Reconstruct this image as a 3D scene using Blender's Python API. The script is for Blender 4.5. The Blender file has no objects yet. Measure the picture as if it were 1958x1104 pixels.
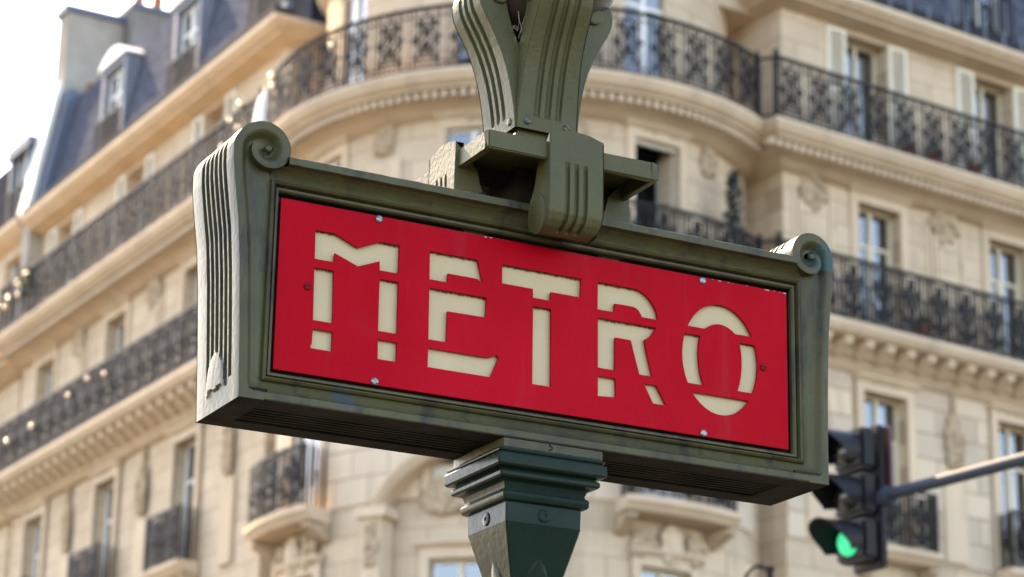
import bpy, bmesh, math, random
from mathutils import Vector, Matrix
sc = bpy.context.scene
R_ = math.radians
random.seed(7)

# ------------------------------------------------------------------ camera, light, exposure
CAM = Vector((0, 0, 1.6))
fw = Vector((0, 0.95089438, 0.30951555)); rt = Vector((0.99981931, -0.00588369, 0.01807589)); up = Vector((-0.01900936, -0.30945962, 0.95072256))
cd = bpy.data.cameras.new('camera'); cam = bpy.data.objects.new('camera', cd); sc.collection.objects.link(cam)
m = Matrix.Identity(4)
for i in range(3):
    m[i][0] = rt[i]; m[i][1] = up[i]; m[i][2] = -fw[i]; m[i][3] = CAM[i]
cam.matrix_world = m
cd.sensor_fit = 'HORIZONTAL'; cd.sensor_width = 36; cd.lens = 89.4275; cd.clip_start = .05; cd.clip_end = 2000
cd.dof.use_dof = True; cd.dof.focus_distance = 4.52; cd.dof.aperture_fstop = 6.2
sc.camera = cam
SUN_AZ, SUN_EL = R_(-34), R_(42)          # azimuth from +Y, negative to the left
w = bpy.data.worlds.new('World'); sc.world = w; w.use_nodes = True
nt = w.node_tree; bg = nt.nodes['Background']
sky = nt.nodes.new('ShaderNodeTexSky'); sky.sky_type = 'NISHITA'; sky.sun_disc = False
sky.sun_elevation = SUN_EL; sky.sun_rotation = SUN_AZ; sky.air_density = 1.0; sky.dust_density = 1.2; sky.ozone_density = 1.0
nt.links.new(sky.outputs[0], bg.inputs[0]); bg.inputs[1].default_value = 0.15
sd = bpy.data.lights.new('sun', 'SUN'); sun = bpy.data.objects.new('sun', sd); sc.collection.objects.link(sun)
sd.energy = 4.8; sd.angle = R_(0.5); sd.color = (1.0, .85, .60)
sdir = Vector((math.sin(SUN_AZ)*math.cos(SUN_EL), math.cos(SUN_AZ)*math.cos(SUN_EL), math.sin(SUN_EL)))
sun.rotation_euler = sdir.to_track_quat('Z', 'Y').to_euler()
vs = sc.view_settings
vs.view_transform = 'Standard'; vs.look = 'None'; vs.gamma = 1; vs.use_curve_mapping = False; vs.exposure = 2.6
vs.use_white_balance = True; vs.white_balance_temperature = 7700; vs.white_balance_tint = 16
sc.cycles.max_bounces = 6; sc.cycles.sample_clamp_indirect = 6

# ------------------------------------------------------------------ materials
def mat(name, col, rough=.6, spec=.5, var=0, vscale=5, col2=None, bump=0, bscale=40, metal=0, detail=6, stretch=None, coat=0, rvar=0):
    M = bpy.data.materials.new(name); M.use_nodes = True; t = M.node_tree; N = t.nodes; P = N['Principled BSDF']
    P.inputs['Base Color'].default_value = (*col, 1); P.inputs['Roughness'].default_value = rough
    P.inputs['Specular IOR Level'].default_value = spec; P.inputs['Metallic'].default_value = metal
    P.inputs['Coat Weight'].default_value = coat
    tc = N.new('ShaderNodeTexCoord'); src = tc.outputs['Object']
    if stretch:
        mp = N.new('ShaderNodeMapping'); mp.inputs['Scale'].default_value = stretch; t.links.new(src, mp.inputs[0]); src2 = mp.outputs[0]
    else: src2 = src
    if var or col2:
        n = N.new('ShaderNodeTexNoise'); n.inputs['Scale'].default_value = vscale; n.inputs['Detail'].default_value = detail; n.inputs['Roughness'].default_value = .62
        t.links.new(src2, n.inputs['Vector'])
        r = N.new('ShaderNodeValToRGB'); r.color_ramp.elements[0].position = .32; r.color_ramp.elements[1].position = .72
        c2 = col2 or tuple(c*(1-var) for c in col)
        r.color_ramp.elements[0].color = (*c2, 1); r.color_ramp.elements[1].color = (*col, 1)
        t.links.new(n.outputs['Fac'], r.inputs[0]); t.links.new(r.outputs[0], P.inputs['Base Color'])
        if rvar:
            mr = N.new('ShaderNodeMapRange'); mr.inputs['To Min'].default_value = rough+rvar; mr.inputs['To Max'].default_value = rough-rvar
            t.links.new(n.outputs['Fac'], mr.inputs[0]); t.links.new(mr.outputs[0], P.inputs['Roughness'])
    if bump:
        n2 = N.new('ShaderNodeTexNoise'); n2.inputs['Scale'].default_value = bscale; n2.inputs['Detail'].default_value = 5
        b = N.new('ShaderNodeBump'); b.inputs['Strength'].default_value = bump; b.inputs['Distance'].default_value = .004
        t.links.new(src, n2.inputs['Vector']); t.links.new(n2.outputs['Fac'], b.inputs['Height']); t.links.new(b.outputs[0], P.inputs['Normal'])
    return M

def mixin(M, mask_fn, col):
    """lay a second colour over a material where mask_fn(nodes, links, coord) is 1"""
    t = M.node_tree; N = t.nodes; P = N['Principled BSDF']
    tc = N.new('ShaderNodeTexCoord'); f = mask_fn(N, t.links, tc.outputs['Object'])
    mx = N.new('ShaderNodeMix'); mx.data_type = 'RGBA'
    i = P.inputs['Base Color']
    if i.is_linked: t.links.new(i.links[0].from_socket, mx.inputs['A'])
    else: mx.inputs['A'].default_value = i.default_value
    mx.inputs['B'].default_value = (*col, 1); t.links.new(f, mx.inputs['Factor']); t.links.new(mx.outputs['Result'], i)

def blotch(scale, lo, hi, stretch=(1, 1, 1), off=(0, 0, 0)):
    def fn(N, L, src):
        mp = N.new('ShaderNodeMapping'); mp.inputs['Scale'].default_value = stretch; mp.inputs['Location'].default_value = off; L.new(src, mp.inputs[0])
        n = N.new('ShaderNodeTexNoise'); n.inputs['Scale'].default_value = scale; n.inputs['Detail'].default_value = 8; n.inputs['Roughness'].default_value = .65; L.new(mp.outputs[0], n.inputs['Vector'])
        r = N.new('ShaderNodeMapRange'); r.inputs['From Min'].default_value = lo; r.inputs['From Max'].default_value = hi; L.new(n.outputs['Fac'], r.inputs[0])
        return r.outputs[0]
    return fn

def ball_patch(c, rad, soft=.25):
    """a repainted patch: 1 inside a noisy ball round c (object space)"""
    def fn(N, L, src):
        n = N.new('ShaderNodeTexNoise'); n.inputs['Scale'].default_value = 60; L.new(src, n.inputs['Vector'])
        s = N.new('ShaderNodeVectorMath'); s.operation = 'SUBTRACT'; L.new(src, s.inputs[0]); s.inputs[1].default_value = c
        d = N.new('ShaderNodeVectorMath'); d.operation = 'DIVIDE'; L.new(s.outputs[0], d.inputs[0]); d.inputs[1].default_value = rad
        ln = N.new('ShaderNodeVectorMath'); ln.operation = 'LENGTH'; L.new(d.outputs[0], ln.inputs[0])
        ad = N.new('ShaderNodeMath'); ad.operation = 'MULTIPLY_ADD'; L.new(n.outputs['Fac'], ad.inputs[0]); ad.inputs[1].default_value = .9; L.new(ln.outputs['Value'], ad.inputs[2])
        r = N.new('ShaderNodeMapRange'); r.inputs['From Min'].default_value = 1.45; r.inputs['From Max'].default_value = 1.45-soft; L.new(ad.outputs[0], r.inputs[0])
        return r.outputs[0]
    return fn

OLIVE = mat('olive_paint', (.064, .060, .021), .45, .26, col2=(.045, .043, .017), vscale=7, bump=.35, bscale=90, rvar=.08)
mixin(OLIVE, blotch(5, .48, .72, (1, 1, .8), (1, 2, 9)), (.030, .029, .015))
mixin(OLIVE, blotch(26, .57, .72, (1, 1, .14), (5, 2, 3)), (.026, .025, .014))
mixin(OLIVE, blotch(16, .54, .68, (1, 1, .35)), (.018, .017, .013))
mixin(OLIVE, ball_patch((.607, -.098, .23), (.05, .2, .028), .1), (.028, .055, .046))
mixin(OLIVE, ball_patch((-.40, -.10, -.193), (.035, .05, .026), .5), (.040, .048, .050))
UNDER = mat('shaded_olive_paint', (.030, .028, .020), .8, .03, col2=(.012, .011, .009), vscale=12, bump=.4, bscale=110)  # darker copy of the olive, underside shade put into the colour
BRK = mat('pale_olive_paint', (.070, .068, .026), .5, .24, col2=(.050, .049, .020), vscale=9, bump=.3, bscale=120, rvar=.06)
mixin(BRK, blotch(22, .62, .76, (1, 1, .3), (3, 1, 0)), (.024, .022, .016))
mixin(BRK, blotch(60, .70, .76, (1, 1, 1), (7, 1, 2)), (.06, .03, .018))
CAPG = mat('glossy_dark_green_paint', (.010, .023, .017), .26, .08, col2=(.007, .016, .012), vscale=10, bump=.13, bscale=60, rvar=.06)
RED = mat('red_enamel', (.36, .001, .0085), .42, .04, col2=(.30, .001, .007), vscale=3, bump=.06, bscale=260)
mixin(RED, blotch(9, .56, .80, (1, 1, 1), (4, 0, 0)), (.31, .005, .014))
CREAM = mat('cream_plastic', (.45, .362, .225), .5, .15, col2=(.40, .315, .19), vscale=6)
def edge_chips(N, L, src):
    n = N.new('ShaderNodeTexNoise'); n.inputs['Scale'].default_value = 110; n.inputs['Detail'].default_value = 6; L.new(src, n.inputs['Vector'])
    n2 = N.new('ShaderNodeTexNoise'); n2.inputs['Scale'].default_value = 9; L.new(src, n2.inputs['Vector'])
    sp = N.new('ShaderNodeSeparateXYZ'); L.new(src, sp.inputs[0])
    a = N.new('ShaderNodeMapRange'); a.inputs['From Min'].default_value = .140; a.inputs['From Max'].default_value = .1555; L.new(sp.outputs['Z'], a.inputs[0])
    b = N.new('ShaderNodeMath'); b.operation = 'MULTIPLY'; L.new(n.outputs['Fac'], b.inputs[0]); L.new(n2.outputs['Fac'], b.inputs[1])
    c = N.new('ShaderNodeMath'); c.operation = 'MULTIPLY'; L.new(a.outputs[0], c.inputs[0]); L.new(b.outputs[0], c.inputs[1])
    r = N.new('ShaderNodeMapRange'); r.inputs['From Min'].default_value = .29; r.inputs['From Max'].default_value = .33; L.new(c.outputs[0], r.inputs[0]); return r.outputs[0]
mixin(RED, blotch(3.5, .45, .75, (1, 1, .7), (3, 3, 3)), (.39, .003, .013))
mixin(RED, blotch(14, .55, .85, (1, 1, .12), (3, 3, 3)), (.30, .018, .026))
mixin(RED, edge_chips, (.42, .30, .27))
def edge_dark(N, L, src):  # noisy darker band just below the letters' top edges
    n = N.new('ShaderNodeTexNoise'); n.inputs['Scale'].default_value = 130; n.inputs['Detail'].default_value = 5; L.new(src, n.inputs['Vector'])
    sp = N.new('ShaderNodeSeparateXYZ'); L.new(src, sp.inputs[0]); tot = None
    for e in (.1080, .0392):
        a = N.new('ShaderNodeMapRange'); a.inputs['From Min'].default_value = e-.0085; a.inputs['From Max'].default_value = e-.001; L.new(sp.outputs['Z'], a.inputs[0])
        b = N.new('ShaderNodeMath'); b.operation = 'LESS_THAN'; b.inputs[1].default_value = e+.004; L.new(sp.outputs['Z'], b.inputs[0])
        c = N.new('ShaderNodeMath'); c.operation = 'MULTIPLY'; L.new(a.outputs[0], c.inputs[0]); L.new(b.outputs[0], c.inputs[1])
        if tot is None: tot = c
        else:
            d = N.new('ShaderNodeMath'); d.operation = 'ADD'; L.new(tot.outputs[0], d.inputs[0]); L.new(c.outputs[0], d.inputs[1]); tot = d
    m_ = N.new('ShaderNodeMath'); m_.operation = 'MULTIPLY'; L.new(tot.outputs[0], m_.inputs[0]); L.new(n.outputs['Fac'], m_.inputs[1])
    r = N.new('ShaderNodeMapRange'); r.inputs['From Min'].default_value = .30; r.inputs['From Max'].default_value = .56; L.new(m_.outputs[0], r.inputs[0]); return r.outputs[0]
mixin(CREAM, edge_dark, (.07, .055, .035))
mixin(CREAM, blotch(20, .60, .85, (1, 1, .2), (2, 1, 4)), (.32, .25, .15))
DARKIN = mat('dark_interior', (.012, .012, .011), .7, .3)  # near-black for the case interior and bolt holes
STEEL = mat('screw_steel', (.30, .295, .30), .42, .5, metal=1, col2=(.17, .16, .155), vscale=120)
REDSCREW = mat('screw_red_paint', (.15, .005, .009), .5, .1)
OLSCREW = mat('screw_brown_paint', (.075, .070, .045), .45, .5, col2=(.03, .025, .02), vscale=120)
RUST = mat('rusty_brown_iron', (.045, .026, .020), .55, .4, col2=(.02, .014, .012), vscale=14)
WEB = mat('old_cobweb', (.35, .30, .22), .9, .1, var=.5, vscale=90)
GLOBE = mat('opal_glass', (.75, .73, .68), .2, .5)

def ashlar(name, yaw):
    """limestone in courses: faint joints, block to block variation, streaky weathering"""
    M = mat(name, (.61, .482, .345), .85, 0, col2=(.48, .375, .265), vscale=1.1, bump=.35, bscale=5, detail=9)
    t = M.node_tree; N = t.nodes; P = N['Principled BSDF']; L = t.links
    tc = N.new('ShaderNodeTexCoord'); mp = N.new('ShaderNodeMapping'); mp.inputs['Rotation'].default_value = (0, 0, -yaw); L.new(tc.outputs['Object'], mp.inputs[0])
    sp = N.new('ShaderNodeSeparateXYZ'); L.new(mp.outputs[0], sp.inputs[0]); cb = N.new('ShaderNodeCombineXYZ'); L.new(sp.outputs['X'], cb.inputs['X']); L.new(sp.outputs['Z'], cb.inputs['Y'])
    br = N.new('ShaderNodeTexBrick'); br.inputs['Scale'].default_value = 1; br.inputs['Brick Width'].default_value = 1.05; br.inputs['Row Height'].default_value = .40; br.inputs['Mortar Size'].default_value = .014; br.inputs['Bias'].default_value = 0
    br.inputs['Color1'].default_value = (1, 1, 1, 1); br.inputs['Color2'].default_value = (.86, .85, .84, 1); br.inputs['Mortar'].default_value = (.62, .58, .54, 1); L.new(cb.outputs[0], br.inputs['Vector'])
    mx = N.new('ShaderNodeMix'); mx.data_type = 'RGBA'; mx.blend_type = 'MULTIPLY'; mx.inputs['Factor'].default_value = .8
    i = P.inputs['Base Color']; L.new(i.links[0].from_socket, mx.inputs['A']); L.new(br.outputs['Color'], mx.inputs['B']); L.new(mx.outputs['Result'], i)
    mixin(M, blotch(1.3, .54, .78, (1, 1, .22), (2, 5, 1)), (.33, .265, .195))
    mixin(M, blotch(3.5, .62, .75, (1, 1, .5), (8, 5, 1)), (.27, .225, .175))
    return M
STONES = [ashlar('limestone', .6022207), ashlar('limestone', -1.0450187), ashlar('limestone', -.22)]
STONE = STONES[2]
STONED = mat('carved_limestone', (.52, .395, .265), .9, 0, col2=(.32, .24, .16), vscale=3, bump=.5, bscale=12)
MOULD = mat('limestone_moulding', (.61, .478, .34), .85, 0, col2=(.49, .38, .268), vscale=1.5, stretch=(1, 1, .3))
mixin(MOULD, blotch(2.2, .58, .78, (1, 1, .3), (4, 5, 1)), (.34, .27, .20))
def block_mat():
    M = mat('limestone_block', (.55, .45, .315), .85, .25, bump=.3, bscale=7)
    t = M.node_tree; N = t.nodes; P = N['Principled BSDF']
    oi = N.new('ShaderNodeObjectInfo'); r = N.new('ShaderNodeValToRGB'); e = r.color_ramp.elements
    e[0].color = (.45, .36, .265, 1); e[1].color = (.61, .48, .34, 1); x = e.new(.5); x.color = (.53, .43, .32, 1)
    t.links.new(oi.outputs['Random'], r.inputs[0]); t.links.new(r.outputs[0], P.inputs['Base Color'])
    return M
BLOCK = block_mat(); mixin(BLOCK, blotch(1.6, .55, .78, (1, 1, .25), (2, 5, 1)), (.34, .275, .205))
SLATE = mat('slate', (.085, .092, .115), .85, 0, col2=(.055, .060, .078), vscale=4, bump=.4, bscale=8)
def slates(M):
    t = M.node_tree; N = t.nodes; P = N['Principled BSDF']
    tc = N.new('ShaderNodeTexCoord'); mp = N.new('ShaderNodeMapping'); t.links.new(tc.outputs['UV'], mp.inputs[0])
    br = N.new('ShaderNodeTexBrick'); br.inputs['Scale'].default_value = 1; br.inputs['Brick Width'].default_value = .22; br.inputs['Row Height'].default_value = .12; br.inputs['Mortar Size'].default_value = .012
    br.inputs['Color1'].default_value = (.10, .108, .135, 1); br.inputs['Color2'].default_value = (.062, .068, .088, 1); br.inputs['Mortar'].default_value = (.03, .032, .04, 1)
    t.links.new(mp.outputs[0], br.inputs['Vector']); t.links.new(br.outputs['Color'], P.inputs['Base Color'])
slates(SLATE)
ZINC = mat('zinc', (.13, .145, .175), .65, .3, col2=(.10, .11, .135), vscale=3)
PALEZ = mat('pale_zinc', (.20, .215, .245), .7, .25, col2=(.15, .16, .19), vscale=3)
LEAD = mat('lead_flashing', (.085, .11, .15), .6, .3)
IRON = mat('wrought_iron', (.011, .0095, .0095), .6, .18)
GUTTER = mat('dark_gutter', (.03, .031, .036), .8, .05)
WHITE = mat('white_paint', (.74, .72, .66), .5, .4, var=.12, vscale=3)
FRAMEC = mat('cream_window_paint', (.60, .53, .39), .5, .4, var=.1, vscale=3)
SHUT = mat('shutter_paint', (.74, .68, .54), .55, .4, var=.1, vscale=4)
DKRENDER = mat('dark_grey_render', (.24, .22, .205), .9, 0, col2=(.16, .145, .135), vscale=1.2, detail=8)  # darker grey render for the second stack
RENDER = mat('grey_render', (.38, .345, .29), .9, 0, col2=(.24, .215, .185), vscale=1.2, detail=8)
TERRA = mat('terracotta', (.42, .13, .05), .8, .2, var=.3, vscale=5)
POTRED = mat('red_plastic_pot', (.30, .045, .025), .5, .4, var=.3, vscale=6)
LEAF = mat('leaves', (.045, .075, .025), .6, .3, col2=(.02, .035, .014), vscale=8)
DKLEAF = mat('dark_leaves', (.028, .036, .028), .6, .3, col2=(.014, .018, .016), vscale=8)
CURT = mat('net_curtain', (.32, .33, .34), .9, .1, var=.2, vscale=3, stretch=(8, 8, .4))
ROOM = mat('dark_room', (.020, .020, .022), .9, .1)
TLBODY = mat('black_housing', (.006, .0055, .0068), .55, .25)
TLRED = mat('maroon_backplate', (.05, .012, .015), .4, .5)
LENS = mat('dark_lens', (.02, .02, .022), .08, .6)
POLE = mat('grey_steel_pole', (.036, .046, .062), .7, .2, metal=.0, var=.25, vscale=6)
ASPH = mat('asphalt', (.055, .053, .050), .9, .3, var=.3, vscale=2, bump=.3, bscale=60)
PAVE = mat('pavement_stone', (.30, .28, .25), .85, .3, var=.2, vscale=3)
GLINT = mat('glint_metal', (.75, .60, .42), .16, .5, metal=1)
WGLOSS = mat('glossy_white', (.80, .80, .74), .22, .6, coat=.6)
def pane_mat(name, tint, ior):
    M = bpy.data.materials.new(name); M.use_nodes = True; t = M.node_tree; N = t.nodes; N.remove(N['Principled BSDF'])
    o = N['Material Output']; mx = N.new('ShaderNodeMixShader'); g = N.new('ShaderNodeBsdfGlossy'); g.inputs['Roughness'].default_value = .02
    tr = N.new('ShaderNodeBsdfTransparent'); tr.inputs[0].default_value = (*tint, 1)
    f = N.new('ShaderNodeLayerWeight'); f.inputs['Blend'].default_value = .5          # Facing = 1 - cos, the same from both sides
    pw = N.new('ShaderNodeMath'); pw.operation = 'POWER'; pw.inputs[1].default_value = 5; t.links.new(f.outputs['Facing'], pw.inputs[0])
    f0 = ((ior-1)/(ior+1))**2; ma = N.new('ShaderNodeMath'); ma.operation = 'MULTIPLY_ADD'; ma.inputs[1].default_value = 1-f0; ma.inputs[2].default_value = f0; t.links.new(pw.outputs[0], ma.inputs[0])
    t.links.new(ma.outputs[0], mx.inputs[0]); t.links.new(tr.outputs[0], mx.inputs[1]); t.links.new(g.outputs[0], mx.inputs[2]); t.links.new(mx.outputs[0], o.inputs[0])
    return M
PANE = pane_mat('window_glass', (.66, .70, .74), 3.0)
GREENL = bpy.data.materials.new('green_signal_light'); GREENL.use_nodes = True
_p = GREENL.node_tree.nodes['Principled BSDF']; _p.inputs['Base Color'].default_value = (.0, .3, .12, 1)
_p.inputs['Emission Color'].default_value = (.0, 1, .50, 1); _p.inputs['Emission Strength'].default_value = .13

# ------------------------------------------------------------------ mesh helpers
class MB:
    def __init__(s): s.v = []; s.f = []; s.uv = None
    def add(s, vs, fs):
        b = len(s.v); s.v += [tuple(p) for p in vs]; s.f += [tuple(b+i for i in f) for f in fs]; return s
    def box(s, a, b, F=None):
        (x0, y0, z0), (x1, y1, z1) = a, b
        P = [(x, y, z) for x in (x0, x1) for y in (y0, y1) for z in (z0, z1)]
        if F: P = [F(*p) for p in P]
        return s.add(P, [(0, 1, 3, 2), (4, 6, 7, 5), (0, 4, 5, 1), (2, 3, 7, 6), (0, 2, 6, 4), (1, 5, 7, 3)])
    def grid(s, rows, closeu=False, closev=False):
        n = len(rows); k = len(rows[0]); b = []
        for i in range(n if closeu else n-1):
            for j in range(k if closev else k-1):
                b.append((i*k+j, ((i+1) % n)*k+j, ((i+1) % n)*k+(j+1) % k, i*k+(j+1) % k))
        return s.add([p for r in rows for p in r], b)
    def prism(s, poly, f0, f1):
        """poly list of 2D, f0/f1 map 2D point to the two end caps"""
        n = len(poly); P = [f0(*p) for p in poly]+[f1(*p) for p in poly]
        F = [(i, (i+1) % n, n+(i+1) % n, n+i) for i in range(n)]+[tuple(range(n-1, -1, -1)), tuple(range(n, 2*n))]
        return s.add(P, F)
    def tube(s, pts, r, k=8, caps=True):
        pts = [Vector(p) for p in pts]; rows = []
        rr = r if isinstance(r, (list, tuple)) else [r]*len(pts)
        nrm = None
        for i, p in enumerate(pts):
            d = (pts[min(i+1, len(pts)-1)]-pts[max(i-1, 0)]).normalized()
            if nrm is None:
                nrm = d.orthogonal().normalized()
            nrm = (nrm-d*nrm.dot(d)).normalized(); bn = d.cross(nrm)
            rows.append([p+(nrm*math.cos(2*math.pi*j/k)+bn*math.sin(2*math.pi*j/k))*rr[i] for j in range(k)])
        b = len(s.v); s.grid(rows, closev=True)
        if caps:
            s.f.append(tuple(b+j for j in range(k))); e = b+(len(pts)-1)*k; s.f.append(tuple(e+j for j in range(k)))
        return s
    def lathe(s, prof, k=24, c=(0, 0, 0), M=None):
        rows = []
        for r, z in prof:
            row = [Vector((r*math.cos(2*math.pi*j/k), r*math.sin(2*math.pi*j/k), z)) for j in range(k)]
            row = [(M @ p if M else p)+Vector(c) for p in row]; rows.append(row)
        b = len(s.v); s.grid(rows, closev=True)
        s.f.append(tuple(b+j for j in range(k))); e = b+(len(prof)-1)*k; s.f.append(tuple(e+j for j in range(k)))
        return s
    def lump(s, c, r, seed=0, k=8):
        rnd = random.Random(seed); rows = []
        for i in range(k+1):
            th = math.pi*i/k
            rows.append([Vector(c)+Vector((r[0]*math.sin(th)*math.cos(2*math.pi*j/k), r[1]*math.sin(th)*math.sin(2*math.pi*j/k), r[2]*math.cos(th)))*(1+rnd.uniform(-.15, .15)) for j in range(k)])
        return s.grid(rows, closev=True)
    def mesh(s, name, smooth=35, bevel=0):
        me = bpy.data.meshes.new(name); me.from_pydata(s.v, [], s.f)
        bm = bmesh.new(); bm.from_mesh(me)
        bmesh.ops.remove_doubles(bm, verts=bm.verts, dist=1e-5)
        bmesh.ops.recalc_face_normals(bm, faces=bm.faces)
        if bevel:
            es = [e for e in bm.edges if len(e.link_faces) == 2 and e.calc_face_angle(0) > R_(50)]
            bmesh.ops.bevel(bm, geom=es, offset=bevel, segments=2, affect='EDGES', clamp_overlap=True)
        bm.to_mesh(me); bm.free()
        if smooth:
            me.shade_smooth(); me.set_sharp_from_angle(angle=R_(smooth))
        return me
COL = sc.collection
def link(name, me, M, parent=None, loc=None, rotz=None, kind=None, label=None):
    o = bpy.data.objects.new(name, me); COL.objects.link(o)
    if M and not me.materials: me.materials.append(M)
    if parent: o.parent = parent
    if loc is not None: o.location = loc
    if rotz is not None: o.rotation_euler.z = rotz
    if kind: o['kind'] = kind
    if label: o['label'] = label
    return o
def obj(name, mb, M, parent=None, smooth=35, bevel=0, **k): return link(name, mb.mesh(name, smooth, bevel), M, parent, **k)
def empty(name, label, cat, loc=(0, 0, 0), rotz=0, group=None):
    o = bpy.data.objects.new(name, None); COL.objects.link(o); o.location = loc; o.rotation_euler.z = rotz
    o.empty_display_size = .2; o['label'] = label; o['category'] = cat
    if group: o['group'] = group
    return o
def tag(o, label, cat, group=None):
    o['label'] = label; o['category'] = cat
    if group: o['group'] = group
def interp(tab, x):
    if x <= tab[0][0]: return tab[0][1]
    for (a, p), (b, q) in zip(tab, tab[1:]):
        if x <= b: return p+(q-p)*(x-a)/(b-a)
    return tab[-1][1]
def sm(t): t = max(0, min(1, t)); return t*t*(3-2*t)

# ------------------------------------------------------------------ ground
def sheet(name, pts, z, M):
    o = link(name, MB().add([(x, y, z) for x, y in pts], [tuple(range(len(pts)))]).mesh(name, 0), M); o['kind'] = 'structure'; return o
sheet('ground', [(-700, -700), (700, -700), (700, 700), (-700, 700)], 0, ASPH)

# ------------------------------------------------------------------ facade frames
YR, DR = 0.6022207, 29.406284
YL, DL = -1.0450187, 16.608347
nR = Vector((math.sin(YR), -math.cos(YR), 0)); tR = Vector((math.cos(YR), math.sin(YR), 0))
nL = Vector((math.sin(YL), -math.cos(YL), 0)); tL = Vector((math.cos(YL), math.sin(YL), 0))
CC = Vector((.19, 41.25, 0)); RC = 4.57
Z1, Z0, ZE = 17.237, 14.037, 20.06
def FR(u, o, z): return tR*u+nR*(o-DR)+Vector((0, 0, z))
def FL(u, o, z): return tL*u+nL*(o-DL)+Vector((0, 0, z))
def FC(u, o, z): return CC+Vector((math.sin(u/RC), -math.cos(u/RC), 0))*(RC+o)+Vector((0, 0, z))
TH = lambda deg: R_(deg)*RC
AC0, AC1 = TH(-104), TH(79); RA0, RA1 = TH(-83), TH(57.5)
R0, R1, L0, L1 = 25.4, 36.0, -50.75, -37.45
def steps(F, u0, u1): return max(1, int(abs(u1-u0)/.22)) if F is FC else 1
def rotof(F, u): return YR if F is FR else YL if F is FL else u/RC
def fbox(mb, F, u0, u1, o0, o1, z0, z1):
    n = steps(F, u0, u1)
    rows = []
    for i in range(n+1):
        u = u0+(u1-u0)*i/n; rows.append([F(u, o0, z0), F(u, o1, z0), F(u, o1, z1), F(u, o0, z1)])
    b = len(mb.v); mb.grid(rows, closev=True); mb.f.append((b, b+1, b+2, b+3)); e = b+4*n; mb.f.append((e, e+1, e+2, e+3)); return mb
def fprof(mb, F, u0, u1, prof):
    n = steps(F, u0, u1); k = len(prof)
    rows = [[F(u0+(u1-u0)*i/n, o, z) for o, z in prof] for i in range(n+1)]
    b = len(mb.v); mb.grid(rows, closev=True); mb.f.append(tuple(b+j for j in range(k))); e = b+n*k; mb.f.append(tuple(e+j for j in range(k))); return mb
def wall(mb, F, u0, u1, z0, z1, o, ops, th=.45):
    """wall with openings; cells butted end to end"""
    ops = sorted(ops); u = u0
    for a, b, za, zb in ops:
        if a > u: fbox(mb, F, u, a, o-th, o, z0, z1)
        if za > z0: fbox(mb, F, a, b, o-th, o, z0, za)
        if zb < z1: fbox(mb, F, a, b, o-th, o, zb, z1)
        u = b
    if u < u1: fbox(mb, F, u, u1, o-th, o, z0, z1)
    return mb

B = empty('corner_building', 'cream stone corner apartment block with rounded corner and iron balconies behind the sign', 'building', (.19, 41.25, 0))
bpy.context.view_layer.update()
BI = Matrix.Translation(-B.location)
def bobj(name, mb, M, parent=None, smooth=35, **k):
    mb.v = [BI @ Vector(p) for p in mb.v]
    return obj(name, mb, M, parent or B, smooth, **k)

# ---- windows
def window(F, ua, ub, za, zb, ow, frame=FRAMEC, curtain=0, openr=False, trans=.28):
    """French window set back in the wall opening: frame, panes, curtain, dark room"""
    c = (ua+ub)/2; rz = rotof(F, c); o = ow-(.11 if F is FC else .32 if za > Z1 else .24); W = ub-ua; H = zb-za
    # local frame: x along, y into the room, z up
    M = Matrix.Translation(BI @ F(c, o, za)) @ Matrix.Rotation(rz, 4, 'Z')
    win = bpy.data.objects.new('window', None); COL.objects.link(win); win.parent = B; win.matrix_local = M; win.empty_display_size = .2
    h = W/2; t = .055; zt = H*(1-trans)
    f = MB()
    f.box((-h, -.03, 0), (-h+t, .04, H)).box((h-t, -.03, 0), (h, .04, H)).box((-h+t, -.03, H-t), (h-t, .04, H)).box((-h+t, -.03, 0), (h-t, .04, t))
    if openr:
        obj('window_frame', f, frame, win, 0); f = MB()
    f.box((-.036, -.045, t), (.036, .045, H-t))
    f.box((-h+t, -.025, zt-.03), (-.036, .035, zt+.03)).box((.036, -.025, zt-.03), (h-t, .035, zt+.03))
    f.box((-h+t, -.02, t), (-.036, .03, .42)).box((.036, -.02, t), (h-t, .03, .42))
    for sx in (-1, 1):   # sash stiles
        f.box((sx*.056-.0195, -.024, .42), (sx*.056+.0195, .034, zt-.03)); f.box((sx*(h-t-.02)-.0195, -.024, .42), (sx*(h-t-.02)+.0195, .034, zt-.03))
    if not openr: obj('window_frame', f, frame, win, 0)
    if openr:
        l_ = MB(); l_.box((h-t-.05, .06, t), (h-t-.005, .50, H-t)); obj('open_casement', l_, WHITE, win, 0)
    for sx in (() if openr else (-1, 1)):
        for a, b in ((.42, zt-.03), (zt+.03, H-t)):
            x0, x1 = sorted((sx*.036, sx*(h-t))); tilt = random.uniform(-.004, .004)
            obj('pane', MB().add([(x0, 0, a), (x1, tilt, a), (x1, tilt+.004, b), (x0, .004, b)], [(0, 1, 2, 3)]), PANE, win, 0)
    if curtain:
        cm = MB(); xs = [-h+.06+(W-.12)*i/24 for i in range(25)]
        for k in (-1, 1):
            xx = [x for x in xs if (x*k > (1-curtain)*h*.9)]
            if len(xx) > 1: cm.grid([[(x, .16+.03*math.sin(x*60), .1), (x, .16+.03*math.sin(x*60), H-.06)] for x in xx])
        if cm.v: obj('curtain', cm, CURT, win, 60)
    rb = MB(); d = .9
    rb.add([(-h, .05, 0), (h, .05, 0), (h, d, 0), (-h, d, 0), (-h, .05, H), (h, .05, H), (h, d, H), (-h, d, H)], [(0, 3, 2, 1), (4, 5, 6, 7), (3, 7, 6, 2), (0, 4, 7, 3), (1, 2, 6, 5)])
    obj('room_lining', rb, ROOM, win, 0)
    return win
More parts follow.
